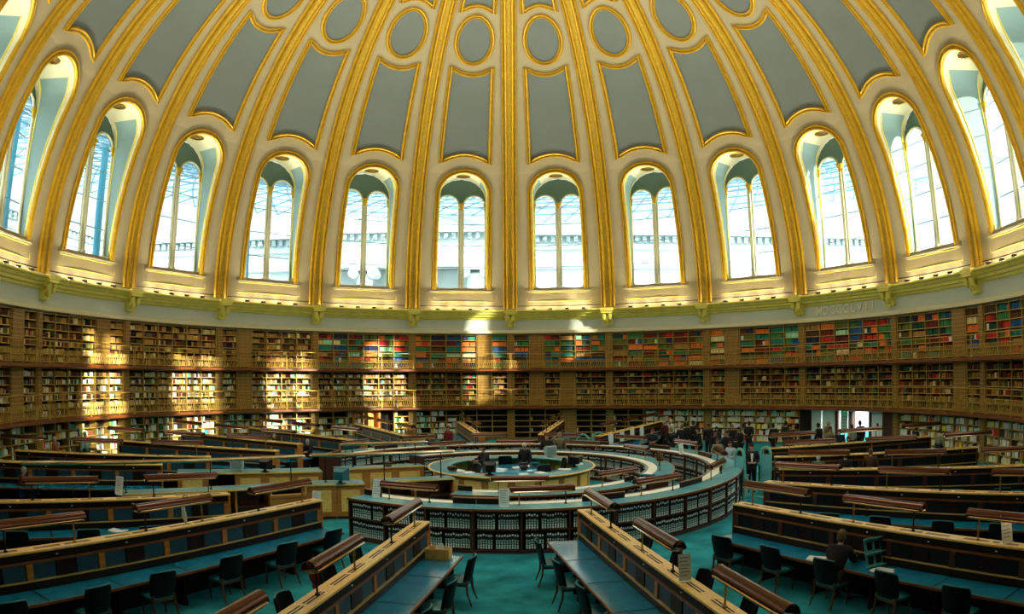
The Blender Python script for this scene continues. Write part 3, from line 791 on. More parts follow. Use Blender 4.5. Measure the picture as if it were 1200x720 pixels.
# ---- chair
def make_chair():
    o = thing('reading_chair', 'x', 'chair')
    mb = MB()
    pts = [(-.21, -.2), (.21, -.2), (.24, .0), (.23, .2), (0, .24), (-.23, .2), (-.24, 0)]
    n = len(pts); mb.v += [(x, y, .43) for x, y in pts]+[(x, y, .475) for x, y in pts]+[(x*.8, y*.8, .5) for x, y in pts]
    for k in range(n):
        j = (k+1) % n; mb.f += [(k, j, n+j, n+k), (n+k, n+j, 2*n+j, 2*n+k)]; mb.m += [0, 0]
    mb.f += [tuple(range(n))[::-1], tuple(range(2*n, 3*n))]; mb.m += [0, 0]
    mb.build('seat', M['chairseat'], o, smooth=True)
    mb = MB(); K = 8; rows_ = [(.47, .2, -.19), (.62, .215, -.22), (.78, .225, -.255), (.92, .215, -.29), (.95, .19, -.295)]
    for z, w, y in rows_:
        for k in range(K+1):
            x = -1+2*k/K; mb.v.append((x*w, y+.07*x*x, z-.02*x*x))
    for z, w, y in rows_:
        for k in range(K+1):
            x = -1+2*k/K; mb.v.append((x*w, y-.045+.07*x*x, z-.02*x*x))
    nr = len(rows_); S_ = nr*(K+1)
    for i in range(nr-1):
        for k in range(K):
            a = i*(K+1)+k; b = a+K+1; mb.f += [(a, a+1, b+1, b), (S_+a, S_+b, S_+b+1, S_+a+1)]; mb.m += [0, 0]
    for i in range(nr-1):
        for k in (0, K): a = i*(K+1)+k; mb.f.append((a, a+K+1, S_+a+K+1, S_+a)); mb.m.append(0)
    for k in range(K):
        for i in (0, nr-1): a = i*(K+1)+k; mb.f.append((a, a+1, S_+a+1, S_+a)); mb.m.append(0)
    bk_ = mb.build('backrest', M['chairleather'], o, smooth=True)
    mb = MB(); mb.tube([((-1+2*k/8)*.2, -.317+.07*(-1+2*k/8)**2, .953-.02*(-1+2*k/8)**2) for k in range(9)], .016, 6); mb.build('rim_highlight', M['chairseat'], bk_, smooth=True)  # light caught on the back's top edge, drawn as a paler strip
    for sx in (-1, 1):
        mb = MB(); mb.tube([(sx*.2, .18, .44), (sx*.2, .19, .2), (sx*.205, .19, 0)], [.024, .02, .014], 6); mb.build('leg', M['chairleg'], o, smooth=True)
        mb = MB(); mb.tube([(sx*.19, -.19, .5), (sx*.195, -.2, .25), (sx*.21, -.28, 0)], [.024, .022, .015], 6); mb.build('leg', M['chairleg'], o, smooth=True)
    mb = MB(); mb.bbox((-.2, -.19, .38), (.2, .19, .43)); mb.build('seat_frame', M['chairleg'], o)
    return o
CHAIR = make_chair(); CHAIR.scale = (1.28, 1.14, 1.08); chair_used = []
def chair(loc, rz, label):
    if chair_used: o = dup(CHAIR, loc=loc, rz=rz, label=label, group='reading room chairs')
    else: o = CHAIR; o.location = loc; o.rotation_euler = (0, 0, rz); o['label'] = label; o['group'] = 'reading room chairs'
    chair_used.append(o); return o

# ---- radial reading desk: x outward, partition in the middle, a leather desk on both sides
HT = 1.5
def spoke(name, x0, y0, a, L, pitch, lamps=True, seats=(), detail=True):
    rz = R(a-90)
    o = thing('reading_desk', 'long oak-topped reading desk, the %s' % name, 'desk', (x0, y0, 0), rz, 'radial reading desks')
    st = pitch/2; n = int(round(L/st)); L = n*st
    PM, PW, dk = (M['leatherdark'], M['woodred'], 'dark') if a > 20 else (M['leatherpanel'], M['wood'], 'teal')  # right-hand desks: unlit faces painted in as darker leather and redder wood
    k_ = '|%.2f|%d' % (pitch, n)
    part('top_beam'+k_, lambda m: m.bbox((-.06, -.17, HT-.045), (L+.04, .17, HT)), M['woodtop'], o, bevel=.008 if detail else 0)
    part('frieze'+k_, lambda m: m.bbox((0, -.14, HT-.19), (L, .14, HT-.045)), M['wooddark'], o)
    part('rail'+k_, lambda m: (m.bbox((0, -.165, HT-.235), (L, .165, HT-.19))), M['woodedge'], o)
    part('core'+k_, lambda m: m.bbox((0, -.1, 0.0), (L, .1, HT-.235)), M['wooddark'], o)
    for s in (-1, 1): part('book_ledge|%d' % s+k_, lambda m: m.bbox((0, min(s*.17, s*.1), .93), (L, max(s*.17, s*.1), .955)), M['shelf'], o)
    part('lower_band'+k_, lambda m: (m.bbox((0, -.13, .78), (L, .13, .93))), M['wooddark'], o)
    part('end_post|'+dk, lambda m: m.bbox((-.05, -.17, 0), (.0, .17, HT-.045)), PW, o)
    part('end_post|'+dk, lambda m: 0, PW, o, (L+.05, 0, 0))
    for i in range(n):
        x = i*st
        part('vent_grille|%.2f' % st, lambda m: [m.bbox((st*.1+q*st*.42, yy-.013, HT-.002), (st*.1+q*st*.42+st*.36, yy+.013, HT+.004)) for q in (0, 1) for yy in (-.03, .03)], M['black'], o, (x, 0, 0))
        for s in (-1, 1):
            f = lambda m, q: m.bbox((0, min(s*.1, s*.155), .955), (q, max(s*.1, s*.155), HT-.235))
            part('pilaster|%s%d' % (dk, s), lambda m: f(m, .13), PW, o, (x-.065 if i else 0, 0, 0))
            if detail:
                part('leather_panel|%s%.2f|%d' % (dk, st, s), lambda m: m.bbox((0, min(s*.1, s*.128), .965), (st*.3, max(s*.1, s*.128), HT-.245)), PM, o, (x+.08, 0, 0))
                part('folding_bookrest|%.2f|%d' % (st, s), lambda m: m.bbox((0, min(s*.1, s*.14), .965), (st*.27, max(s*.1, s*.14), HT-.245)), M['wooddark'], o, (x+.09+st*.31, 0, 0))
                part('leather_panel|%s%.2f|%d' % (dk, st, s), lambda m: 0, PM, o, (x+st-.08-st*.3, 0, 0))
                part('knob|%d' % s, lambda m: m.sphere((0, s*.15, HT-.12), (.028, .014, .014), 8), M['white'], o, (x+st*.62, 0, 0), smooth=True)
            else:
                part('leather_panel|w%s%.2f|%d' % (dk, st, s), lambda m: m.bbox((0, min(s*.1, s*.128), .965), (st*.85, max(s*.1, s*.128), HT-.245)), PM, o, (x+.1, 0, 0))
            lf = part('desk_leaf|%.2f|%d' % (st, s), lambda m: m.bbox((.02, min(s*.13, s*.87), .735), (st-.02, max(s*.13, s*.87), .77)), M['leather'], o, (x, 0, 0))
            part('leaf_edge|%.2f|%d' % (st, s), lambda m: m.bbox((0, min(s*.87, s*.905), .72), (st, max(s*.87, s*.905), .772)), M['woodedge'], lf, (0, 0, 0))
            part('leaf_joint|%d' % s, lambda m: m.bbox((-.02, min(s*.13, s*.87), .73), (.02, max(s*.13, s*.87), .762)), M['black'], o, (x, 0, 0)) if i else None
            part('pedestal|%d' % s, lambda m: (m.bbox((-.03, min(s*.1, s*.7), 0), (.03, max(s*.1, s*.7), .735))), M['wooddark'], o, (x+.04 if i == 0 else x, 0, 0))
        nl = 0
    T = Matrix.Rotation(rz, 3, 'Z'); O = Vector((x0, y0, 0))
    if lamps:
        j = 0; x = pitch/4+.45
        while x+1.0 < L+.9:
            lamp(LAMP, O+T @ Vector((x, 0, HT)), rz, 'brown reading lamp, %s from inner end of the %s' % (ORD[j+1], name), 'reading lamps on the radial desks')
            x += pitch; j += 1
    for s, i in seats:
        x = (i+.5)*st+random.uniform(-.1, .1); jit = random.uniform(-.12, .12)
        y = s*random.uniform(.9, 1.02)
        chair(O+T @ Vector((x, y, 0)), rz+(PI if s > 0 else 0)+jit, 'dark hide chair, %s from inner end, %s side, %s' % (ORD[i+1], 'anticlockwise' if s > 0 else 'clockwise', name))
    return o
both = [(s, i) for s in (-1, 1) for i in range(5)]
# s=+1 is the side to the left of the outward direction
spoke('first desk right of the centre aisle', *Q(10.75, 9.1)[:2], 9.1, 8.6, 3.43, True, both)
spoke('first desk left of the centre aisle', *Q(12.0, -9.3)[:2], -9.3, 8.5, 3.4, True, [(s, i) for s in (-1, 1) for i in range(5)])
spoke('second desk left of the centre aisle', *Q(10.85, -26.9)[:2], -26.9, 9.6, 3.2, True, [(s, i) for s in (-1, 1) for i in range(6)])
spoke('second desk right of the centre aisle', *Q(12.0, 26.9)[:2], 26.9, 8.91, 2.97, True, [(s, i) for s in (-1, 1) for i in range(5)])
spoke('third desk left of the centre aisle', -7.45, -9.5, -49.3, 9.6, 3.2, True, both)
spoke('third desk right of the centre aisle', 7.2, -7.95, 42.3, 9.3, 3.1, True, both)
spoke('fourth desk right of the centre aisle', 8.5, -5.7, 58.5, 9.3, 3.1, True, both)
spoke('fifth desk right of the centre aisle', 9.4, -2.9, 74.2, 8.4, 3.1, True, [(1, i) for i in range(5)])
spoke('sixth desk right of the centre aisle', 9.9, -.3, 89, 8.0, 3.1, True, [], False)
spoke('desk running out from the staff counters on the left', -11.75, -5.15, -62, 6.2, 3.1, False, [], True)
spoke('fifth desk left of the centre aisle', -11.1, -2.45, -70.5, 7.4, 3.1, True, [(-1, i) for i in range(4)])
spoke('sixth desk left of the centre aisle', -9.35, .34, -94, 8.3, 3.1, True, [], False)
spoke('seventh desk left of the centre aisle', -9.23, 3.13, -112.5, 8.0, 3.1, True, [], False)
spoke('eighth desk left of the centre aisle', -6.7, 5.0, -125.5, 9.0, 3.1, True, [], False)
spoke('second far desk left of centre', -4.57, 6.88, -150, 9.0, 3.1, True, [], False)
spoke('far desk just left of centre', -1.45, 8.0, -169.3, 9.0, 3.1, True, [], False)
spoke('far desk just right of centre', 1.5, 8.5, 169.6, 9.0, 3.1, True, [], False)
spoke('second far desk right of centre', 4.2, 7.25, 149.6, 9.0, 3.1, True, [], False)

# ---- catalogue rings
vols = []      # (centre xy, r, z, half width deg, h, facing, ring id, module, bay, row)
def ring_module(label, r0, r1, a, span, H, nb, rows_, rest=True, both_faces=True, cy=CY, rid=0, mod=0, top=None):
    rm = (r0+r1)/2; loc = Q(rm, a, 0, cy); rz = R(a+180)
    o = thing('catalogue_desk', label, 'desk', loc, rz, 'curved catalogue desks')
    k_ = '|%.2f|%.2f|%.1f|%.2f' % (r0, r1, span, H); h = span/2; off = (0, rm, 0)
    pm_ = lambda key, mats, *args, **kw: part(key+k_, lambda m: [m.pbox(*q, off=off, **kw) for q in args], mats, o)
    pm_('worktop', top or M['leathertop'], (r0+.02, r1-.03, -h, h, H-.04, H), n=8)
    pm_('worktop_edge', M['woodedge'], (r1-.03, r1+.02, -h, h, H-.055, H+.004), n=8)
    pm_('worktop_edge|i', M['woodedge'], (r0-.02, r0+.02, -h, h, H-.055, H+.004), n=8)
    pm_('inlay', M['inlay'], (r0+.1, r0+.42, -h, h, H-.004, H+.003), n=8)
    pm_('plinth', M['woodred'], (r0+.04, r1-.04, -h, h, 0, .09), n=8)
    pm_('spine_board', M['caseback'], (rm-.03, rm+.03, -h, h, .09, H-.04), n=8)
    pm_('header', M['wooddark'], (r1-.1, r1-.05, -h, h, H-.12, H-.04), n=8)
    pm_('header|i', M['wooddark'], (r0+.05, r0+.1, -h, h, H-.12, H-.04), n=8)
    sh = (H-.04-.09)/rows_
    for j in range(1, rows_):
        part('shelf|%d' % j+k_, lambda m: m.pbox(r0+.05, r1-.04, -h, h, .09+sh*j-.015, .09+sh*j+.015, n=8, off=off), M['woodred'], o)
    for j in range(nb+1):
        u = -h+span*j/nb
        u = min(max(u, -h+.15), h-.15)
        part('upright|%d' % j+k_, lambda m: m.pbox(r0+.03, r1-.03, u-.18, u+.18, 0, H-.04, off=off), M['woodred'], o)
    if rest:
        for sx in (-1, 1):
            u0, u1 = sorted((sx*h, sx*(h-4.7)))
            br_ = part('book_rest|%d' % sx+k_, lambda m: m.pbox(rm-.16, rm-.11, u0, u1, H, H+.15, n=3, off=off), M['wooddark'], o)
            part('rest_edge|%d' % sx+k_, lambda m: m.pbox(rm-.18, rm-.09, u0, u1, H+.15, H+.175, n=3, off=off), M['woodedge'], br_)
    for j in range(nb):
        for row in range(rows_):
            for face in ((1, -1) if both_faces else (1,)):
                rr = r1-.09 if face > 0 else r0+.09
                w = math.degrees(.068/rr); u = -h+span*j/nb+.4; e = -h+span*(j+1)/nb-.4; c = 0; gap = random.randint(6, 11)
                while u+w < e:
                    c += 1
                    if not (c == gap and random.random() < .7):
                        vols.append((rr, a-(u+w/2), .09+sh*row+.016, w*.44, sh*random.choice((.8, .8, .82, .86)), face, rid, mod, j, row, cy))
                    u += w
    return o
N_OUT = 11
for k in range(N_OUT):
    ring_module('outer ring catalogue desk, %s section going right from the ring\'s left end' % (ORD[k+1] if k < 10 else 'last'), 7.25, 8.4, -20+26*k, 25.9, 1.2, 3, 2, rid=0, mod=k)
    lamp(LAMPR, Q(7.78, -20+26*k+(-1 if k == 0 else 0), 1.2, CY), R(-20+26*k), 'long brown lamp standing on the %s section of the outer catalogue ring' % (ORD[k+1] if k < 10 else 'last'), 'lamps on the catalogue rings')
inner = [(-1.5, 32), (31, 32.5), (79, 33), (112, 33), (145, 33), (178, 33), (211, 33)]
for k, (a, sp) in enumerate(inner):
    ring_module('inner ring catalogue desk, %s section going right from the front' % ORD[k+1], 4.95, 6.0, a, sp-.1, 1.12, 3, 2, rest=k in (0, 1), rid=1, mod=k)
    lamp(LAMPR, Q(5.45, a+(4 if k == 0 else 6 if k == 1 else 0), 1.12, CY), R(a+(4 if k == 0 else 6 if k == 1 else 0)), 'long brown lamp standing on the %s section of the inner catalogue ring' % ORD[k+1], 'lamps on the catalogue rings')
# volumes: the largest in view one by one, the rest together
def vinfo(v):
    rr, a, z, w, h, face, rid, mod, bay, row, cy = v
    p = Q(rr, a, z, cy); px, py = proj(p.x, p.y, z+h/2)
    n = Vector((sin(R(a)), -cos(R(a)), 0))*face
    d = Vector((0, CAM['y'], CAM['z']))-p; f = d.normalized().dot(n)
    if f < .12 or not 0 < px < 1200: return 0
    sc = f*w*rr*h/d.length_squared
    if rid == 1: sc *= .4
    return sc
order = sorted(range(len(vols)), key=lambda i: -vinfo(vols[i])); nearv = set(order[:300])
def vol_geo(w, h, dp):
    """spine at y=0 facing +y, slightly rounded"""
    vs = [(-w, -.008, 0), (0, .006, 0), (w, -.008, 0), (w, -dp, 0), (-w, -dp, 0)]
    vs += [(x, y, h) for x, y, _ in vs]
    fs = [(0, 1, 6, 5), (1, 2, 7, 6), (2, 3, 8, 7), (4, 0, 5, 9), (3, 4, 9, 8), (5, 6, 7, 8, 9), (4, 3, 2, 1, 0)]
    uv = [(0, 0), (.5, 0), (.5, 1), (0, 1), (.5, 0), (1, 0), (1, 1), (.5, 1)] + [(-1, 0)]*(12+5+5)
    return vs, fs, uv
def add_uv(me, uvs):
    l = me.uv_layers.new(name='UVMap'); l.data.foreach_set('uv', [x for u in uvs for x in u])
mb = MB(); UV = []
for i, v in enumerate(vols):
    if i in nearv: continue
    rr, a, z, w, h, face, rid, mod, bay, row, cy = v
    vs, fs, uv = vol_geo(R(w)*rr, h, .26)
    T = Matrix.Translation(Q(rr, a, z, cy)) @ Matrix.Rotation(R(a+180)+(0 if face > 0 else PI), 4, 'Z')
    mb.add([T @ Vector(x) for x in vs], fs); UV += uv
o = mb.build('catalogue_volumes', M['volume'], recalc=False); add_uv(o.data, UV)
tag(o, 'remaining rows of dark catalogue volumes with pale spine labels on the curved desks', 'books', kind='stuff')
vm = {}
for i in order[:300]:
    rr, a, z, w, h, face, rid, mod, bay, row, cy = vols[i]
    vs, fs, uv = vol_geo(.5, 1, .26)
    if 'v' not in vm:
        mb = MB(); mb.add(vs, fs); oo = mb.build('catalogue_volume', M['volume'], recalc=False); add_uv(oo.data, uv); vm['v'] = oo.data; bpy.data.objects.remove(oo)
    o = mk('catalogue_volume', vm['v'], None, Q(rr, a, z, cy), R(a+180)); o.scale = (2*R(w)*rr, 1, h)
    tag(o, 'dark catalogue volume with pale labels, %s shelf, bay %d of the %s %s ring section' % ('upper' if row else 'lower', 3-bay, ORD[mod+1], 'outer' if rid == 0 else 'inner'), 'book', 'catalogue volumes facing the centre aisle')

# ---- superintendent's dais
d = thing('enquiry_dais', 'round oak panelled enquiry desk with dark green top in the centre', 'desk', (0, -.1, 0))
mb = MB(); mb.lathe([(3.0, 0), (3.0, .1), (2.92, .12), (2.92, 1.06), (3.02, 1.1)], 48); mb.build('oak_drum', M['wood'], d, smooth=True)
for k in range(20):
    part('raised_panel', lambda m: m.pbox(2.9, 2.95, -6.5, 6.5, .25, .95, n=3), M['woodtop'], d, rz=-R(18*k+9))
mb = MB(); mb.lathe([(2.3, 1.08), (2.3, 1.13), (2.4, 1.15), (3.05, 1.15), (3.12, 1.12), (3.1, 1.08), (2.3, 1.08)], 48); mb.build('worktop', M['greentop'], d, smooth=True)
mb = MB(); mb.lathe([(3.08, 1.13), (3.14, 1.15), (3.17, 1.11), (3.12, 1.07)], 48); mb.build('edge', M['woodtop'], d, smooth=True)
mb = MB(); mb.lathe([(.02, 1.0), (1.2, 1.0), (1.25, .96), (1.2, .92), (1.1, .9), (1.1, 0)], 32); mb.build('inner_table', M['leather'], d, smooth=True)
mb = MB(); mb.lathe([(.02, .25), (2.92, .25)], 32); mb.build('platform', M['carpet'], d)

# ---- straight staff counters on the left
def counter(name, x0, y0, x1, y1, depth, H, panels, group='staff counters'):
    L = math.hypot(x1-x0, y1-y0); rz = math.atan2(y1-y0, x1-x0)
    o = thing('staff_counter', name, 'counter', (x0, y0, 0), rz, group); k_ = '|'+name
    part('worktop'+k_, lambda m: m.bbox((0, -.04, H-.05), (L, depth, H)), M['greentop'], o, bevel=.008)
    part('worktop_edge'+k_, lambda m: m.bbox((0, -.065, H-.055), (L, -.035, H+.003)), M['woodtop'], o)
    part('back_panel'+k_, lambda m: m.bbox((0, depth-.06, 0), (L, depth, H-.05)), M['woodred'], o)
    part('plinth'+k_, lambda m: m.bbox((0, .0, 0), (L, depth, .09)), M['woodred'], o)
    n = max(1, round(L/1.15))
    for i in range(n+1):
        x = min(L-.03, max(.03, L*i/n))
        part('upright'+k_+str(i), lambda m: m.bbox((x-.03, 0, 0), (x+.03, depth-.05, H-.05)), M['wood'], o)
    for i in range(n):
        a_, b_ = L*i/n+.04, L*(i+1)/n-.04
        if panels[i % len(panels)]:
            p = part('cupboard_door'+k_+str(i), lambda m: m.bbox((a_, .0, .1), (b_, .03, H-.07)), M['wood'], o)
            part('raised_panel'+k_+str(i), lambda m: m.bbox((a_+.12, -.015, .25), (b_-.12, .0, H-.2)), M['woodtop'], p)
        else:
            part('shelf'+k_+str(i), lambda m: m.bbox((a_, .03, .55), (b_, depth-.06, .58)), M['woodred'], o)
    return o
counter('long staff counter with open shelves, nearest of those left of the dais', -10.9, -9.1, -6.45, -5.45, .7, 1.15, (0, 0, 0, 0))
counter('short staff counter with solid oak front beside the outer ring', -6.4, -5.4, -4.65, -4.8, .8, 1.15, (1,))
counter('staff counter with open shelves leading up to the round dais', -4.4, -4.35, -1.9, -3.35, .6, 1.15, (0, 0))
counter('rear staff counter with dark kneehole left of the dais', -11.4, -4.6, -6.7, -2.4, .9, 1.15, (1, 0, 1, 1))
counter('rear staff counter of oak cupboards touching the dais', -6.35, -1.75, -3.3, -.3, .6, 1.15, (1, 1, 1))
def lamp_rail(label, x0, y0, x1, y1, z, zb, n):
    L = math.hypot(x1-x0, y1-y0); o = thing('lamp_rail', label, 'lamp rail', (x0, y0, zb), math.atan2(y1-y0, x1-x0)); k_ = '|%.2f' % L
    part('long_shade'+k_, lambda m: (m.tube([(0, 0, z-zb), (.1, 0, z-zb+.01), (L-.1, 0, z-zb+.01), (L, 0, z-zb)], [.03, .06, .06, .03], 8)), M['rimmetal'], o, smooth=True)
    for i in range(n):
        part('post', lambda m: m.tube([(0, 0, 0), (0, 0, .02), (0, 0, .021), (0, 0, z-zb)], [.05, .05, .02, .018], 6), M['brassdark'], o, (.5+(L-1)*i/(n-1), .0, 0), smooth=True)
lamp_rail('long bronze lamp rail on tall posts above the nearest staff counter', -13.4, -10.9, -6.5, -5.2, 2.02, 1.15, 4)
lamp_rail('long bronze lamp rail above the counter leading to the dais', -6.4, -5.0, -1.9, -3.1, 2.02, 1.15, 3)
lamp_rail('bronze lamp rail above the oak cupboards by the dais', -6.3, -1.4, -3.2, .1, 2.0, 1.15, 3)
# ================================================================ PEOPLE
def skin_mesh(verts, edges, radii, root=0, levels=1):
    me = bpy.data.meshes.new('tmp'); me.from_pydata(verts, edges, [])
    o = bpy.data.objects.new('tmp', me); COL.objects.link(o)
    md = o.modifiers.new('skin', 'SKIN'); md.use_smooth_shade = True
    for i, r_ in enumerate(radii):
        v = me.skin_vertices[0].data[i]; v.radius = (r_, r_) if not isinstance(r_, tuple) else r_; v.use_root = (i == root)
    ss = o.modifiers.new('sub', 'SUBSURF'); ss.levels = levels; ss.render_levels = levels
    dg = bpy.context.evaluated_depsgraph_get(); dg.update()
    out = bpy.data.meshes.new_from_object(o.evaluated_get(dg))
    bpy.data.objects.remove(o); bpy.data.meshes.remove(me)
    return out
body_cache = {}
def skeleton(pose):
    V = {}
    sit = pose.startswith('sit')
    pz = .56 if sit else .95
    lean = .1 if sit else 0.
    if pose == 'sit_write': lean = .2
    V['pelvis'] = (0, 0, pz, .125); V['waist'] = (0, lean*.25, pz+.17, .115); V['chest'] = (0, lean*.7, pz+.37, .135)
    V['neckb'] = (0, lean+.0, pz+.53, .06); V['neck'] = (0, lean+.03, pz+.58, .05); 
    hx = (lean+.05, pz+.645)
    V['head'] = (0, hx[0], hx[1], .07)
    for s, k in ((-1, 'l'), (1, 'r')):
        V['sh'+k] = (s*.19, lean*.95, pz+.47, .062)
        if sit:
            V['el'+k] = (s*.25, lean+.12, pz+.24, .045); V['wr'+k] = (s*.17, lean+.34, pz+.25, .03); V['pa'+k] = (s*.15, lean+.42, pz+.25, .028)
            fd = Vector((-s*.3, 1, -.15)).normalized()
            V['hip'+k] = (s*.1, .02, pz-.02, .095); V['kn'+k] = (s*.12, .44, pz-.04, .062); V['an'+k] = (s*.12, .42, .09, .04); V['to'+k] = (s*.13, .56, .035, .035)
        else:
            b = .12 if pose == 'stand_hold' else .04
            V['el'+k] = (s*.25, .0, pz+.2, .044)
            if pose == 'stand_hold': V['wr'+k] = (s*.12, .24, pz+.14, .03); V['pa'+k] = (s*.06, .28, pz+.15, .027); fd = Vector((-s*.9, .35, 0)).normalized()
            else: V['wr'+k] = (s*.255, .08, pz-.06, .03); V['pa'+k] = (s*.25, .11, pz-.14, .027); fd = Vector((0, .25, -1)).normalized()
            st = .1*s if pose == 'walk' else 0
            V['hip'+k] = (s*.09, 0, pz-.04, .09); V['kn'+k] = (s*.1, .03+st, .5, .06); V['an'+k] = (s*.1, -.01+st*1.4, .09, .04); V['to'+k] = (s*.12, .14+st*1.4, .035, .035)
        side = fd.cross(Vector((1, 0, 0))).normalized() if abs(fd.x) < .8 else Vector((0, 0, 1))
        side = Vector((0, 0, 1)).cross(fd).normalized() if abs(fd.z) < .8 else Vector((0, 1, 0))
        P = Vector(V['pa'+k][:3])
        for j, (off, ln) in enumerate(((-.03, .075), (-.01, .085), (.01, .08), (.03, .065))):
            m_ = P+fd*.05+side*off; e = P+fd*(.05+ln)+side*off*1.2+Vector((0, 0, -.02 if abs(fd.z) < .8 else 0))
            V['f%d%s' % (j, k)] = (*m_, .011); V['g%d%s' % (j, k)] = (*e, .008)
        tpos = P+fd*.03-side*.05*(1 if k == 'r' else -1); V['th'+k] = (*tpos, .011)
    E_ = [('pelvis', 'waist'), ('waist', 'chest'), ('chest', 'neckb'), ('neckb', 'neck'), ('neck', 'head')]
    for k in 'lr':
        E_ += [('chest', 'sh'+k), ('sh'+k, 'el'+k), ('el'+k, 'wr'+k), ('wr'+k, 'pa'+k), ('pelvis', 'hip'+k), ('hip'+k, 'kn'+k), ('kn'+k, 'an'+k), ('an'+k, 'to'+k), ('pa'+k, 'th'+k)]
        for j in range(4): E_ += [('pa'+k, 'f%d%s' % (j, k)), ('f%d%s' % (j, k), 'g%d%s' % (j, k))]
    return V, E_, hx
def sub_skin(V, E_, names, grow, mul=1.1, levels=1):
    ns = [n for n in V if n in names]; ix = {n: i for i, n in enumerate(ns)}
    ed = [(ix[a], ix[b]) for a, b in E_ if a in ix and b in ix]
    return skin_mesh([V[n][:3] for n in ns], ed, [V[n][3]*mul+grow for n in ns], 0, levels)
def person_meshes(pose):
    if pose in body_cache: return body_cache[pose]
    V, E_, hx = skeleton(pose)
    body = sub_skin(V, E_, set(V), 0, 1)
    bm = bmesh.new(); bm.from_mesh(body)
    mb = MB(); hc = (0, hx[0]+.005, hx[1]+.05)
    mb.sphere(hc, (.074, .094, .118), 12); mb.sphere((0, hc[1]+.095, hc[2]-.015), (.014, .022, .022), 6)
    for s in (-1, 1): mb.sphere((s*.076, hc[1]-.005, hc[2]-.01), (.012, .02, .03), 6)
    mb.sphere((0, hc[1]+.085, hc[2]-.055), (.024, .012, .008), 6)
    t = mb.build('t', M['skin'], smooth=True); bm.from_mesh(t.data); bpy.data.objects.remove(t)
    bm.to_mesh(body); bm.free(); body.polygons.foreach_set('use_smooth', [True]*len(body.polygons))
    jac = sub_skin(V, E_, {'pelvis', 'waist', 'chest', 'neckb', 'shl', 'shr', 'ell', 'elr', 'wrl', 'wrr'}, .03)
    tro = sub_skin(V, E_, {'pelvis', 'hipl', 'hipr', 'knl', 'knr', 'anl', 'anr'}, .022)
    mb = MB(); mb.sphere((0, hc[1]-.012, hc[2]+.022), (.088, .106, .114), 12, zmin=.0); mb.sphere((0, hc[1]-.04, hc[2]-.012), (.084, .078, .1), 12)
    h = mb.build('h', M['black'], smooth=True); hair = h.data; bpy.data.objects.remove(h)
    shoe = []; eye_ = []
    for k in 'lr':
        a, t_ = V['an'+k], V['to'+k]; mb = MB(); mb.sphere(((a[0]+t_[0])/2, (a[1]+t_[1])/2+.01, .04), (.045, .13, .042), 8)
        s_ = mb.build('s', M['black'], smooth=True); shoe.append(s_.data); bpy.data.objects.remove(s_)
    for s in (-1, 1):
        mb = MB(); mb.sphere((s*.03, hc[1]+.086, hc[2]+.015), (.011, .008, .008), 6)
        e_ = mb.build('e', M['black'], smooth=True); eye_.append(e_.data); bpy.data.objects.remove(e_)
    body_cache[pose] = (body, jac, tro, hair, shoe, eye_)
    return body_cache[pose]
def colored(me, m):
    c = me.copy(); c.materials.clear(); c.materials.append(m); return c
def person(label, x, y, face, pose, jacket, trousers, hair, scale=1., z=0., tie=False):
    body, jac, tro, hr, sh, ey = person_meshes(pose)
    o = mk('person', colored(body, M['skin']), None, (x, y, z), R(face)); o.scale = (scale,)*3
    tag(o, label, 'person', 'visitors and readers')
    mk('jacket', colored(jac, cloth(jacket)), o); mk('trousers', colored(tro, cloth(trousers)), o)
    mk('hair', colored(hr, cloth(hair, 'hair')), o); [mk('shoe', q, o) for q in sh]; [mk('eye', q, o) for q in ey]
    if tie:
        mb = MB(); mb.add([(-.05, .165, 1.42), (.05, .165, 1.42), (.02, .175, 1.12), (-.02, .175, 1.12), (-.05, .12, 1.42), (.05, .12, 1.42), (.02, .12, 1.12), (-.02, .12, 1.12)], [(0, 1, 2, 3), (7, 6, 5, 4), (0, 4, 5, 1), (1, 5, 6, 2), (2, 6, 7, 3), (3, 7, 4, 0)]); mb.build('shirt_front', M['white'], o)
    return o
# facing angle: 0 looks along +y (away from the camera)
person('reader in a dark suit with fair hair seated at the second desk on the right', 6.24, -14.48, -48, 'sit_write', '#08090b', '#0c0d10', '#6a5836', 1.1)
person('guard standing in a black suit with white shirt front, hands clasped, between two teal gates', 8.95, -1.5, 165, 'stand_hold', '#0a0a0c', '#0a0a0c', '#1a120c', 1.05, tie=True)
person('person in a pale blue shirt standing just behind the left teal gate', 8.75, .5, 120, 'stand_hold', '#9fb9c4', '#11141a', '#3a2a1c')
person('person in black standing in the crowd, seen from behind, nearest the oak shelves', 7.9, 7.6, 10, 'stand', '#0d0d10', '#0d0d10', '#8a6a3c')
person('tall person in a black coat in the middle of the crowd by the bookshelves', 9.1, 9.7, -30, 'stand', '#09090b', '#09090b', '#15100c', 1.03)
person('person in a black jacket at the back of the crowd by the bookshelves', 10.0, 11.3, 40, 'stand', '#101014', '#101014', '#2a1c12')
person('person in a dark coat at the right end of the crowd by the bookshelves', 10.2, 8.9, 150, 'stand', '#0c0c10', '#0c0c10', '#241a12')
person('person in a black pullover with crossed hands in front of the crowd', 10.1, 7.2, 190, 'stand_hold', '#0b0b0d', '#0b0b0d', '#17110c')
person('person in a charcoal jacket standing in front of the crowd near the lamp', 9.5, 5.4, 200, 'walk', '#14161a', '#0c0c0e', '#1a120c')
person('person with reddish hair in navy leaning over the far catalogue ring', 7.0, 7.9, 170, 'stand_hold', '#141a2c', '#101014', '#6a2a18', .97)
person('child-height visitor in a beige patterned top beside the far catalogue ring', 8.9, 2.9, 160, 'stand', '#8a8468', '#1a1a1c', '#5a4028', .92)
person('visitor in dark red standing behind the crowd', 8.6, 12.4, 120, 'stand', '#4a1418', '#141416', '#b0a890')
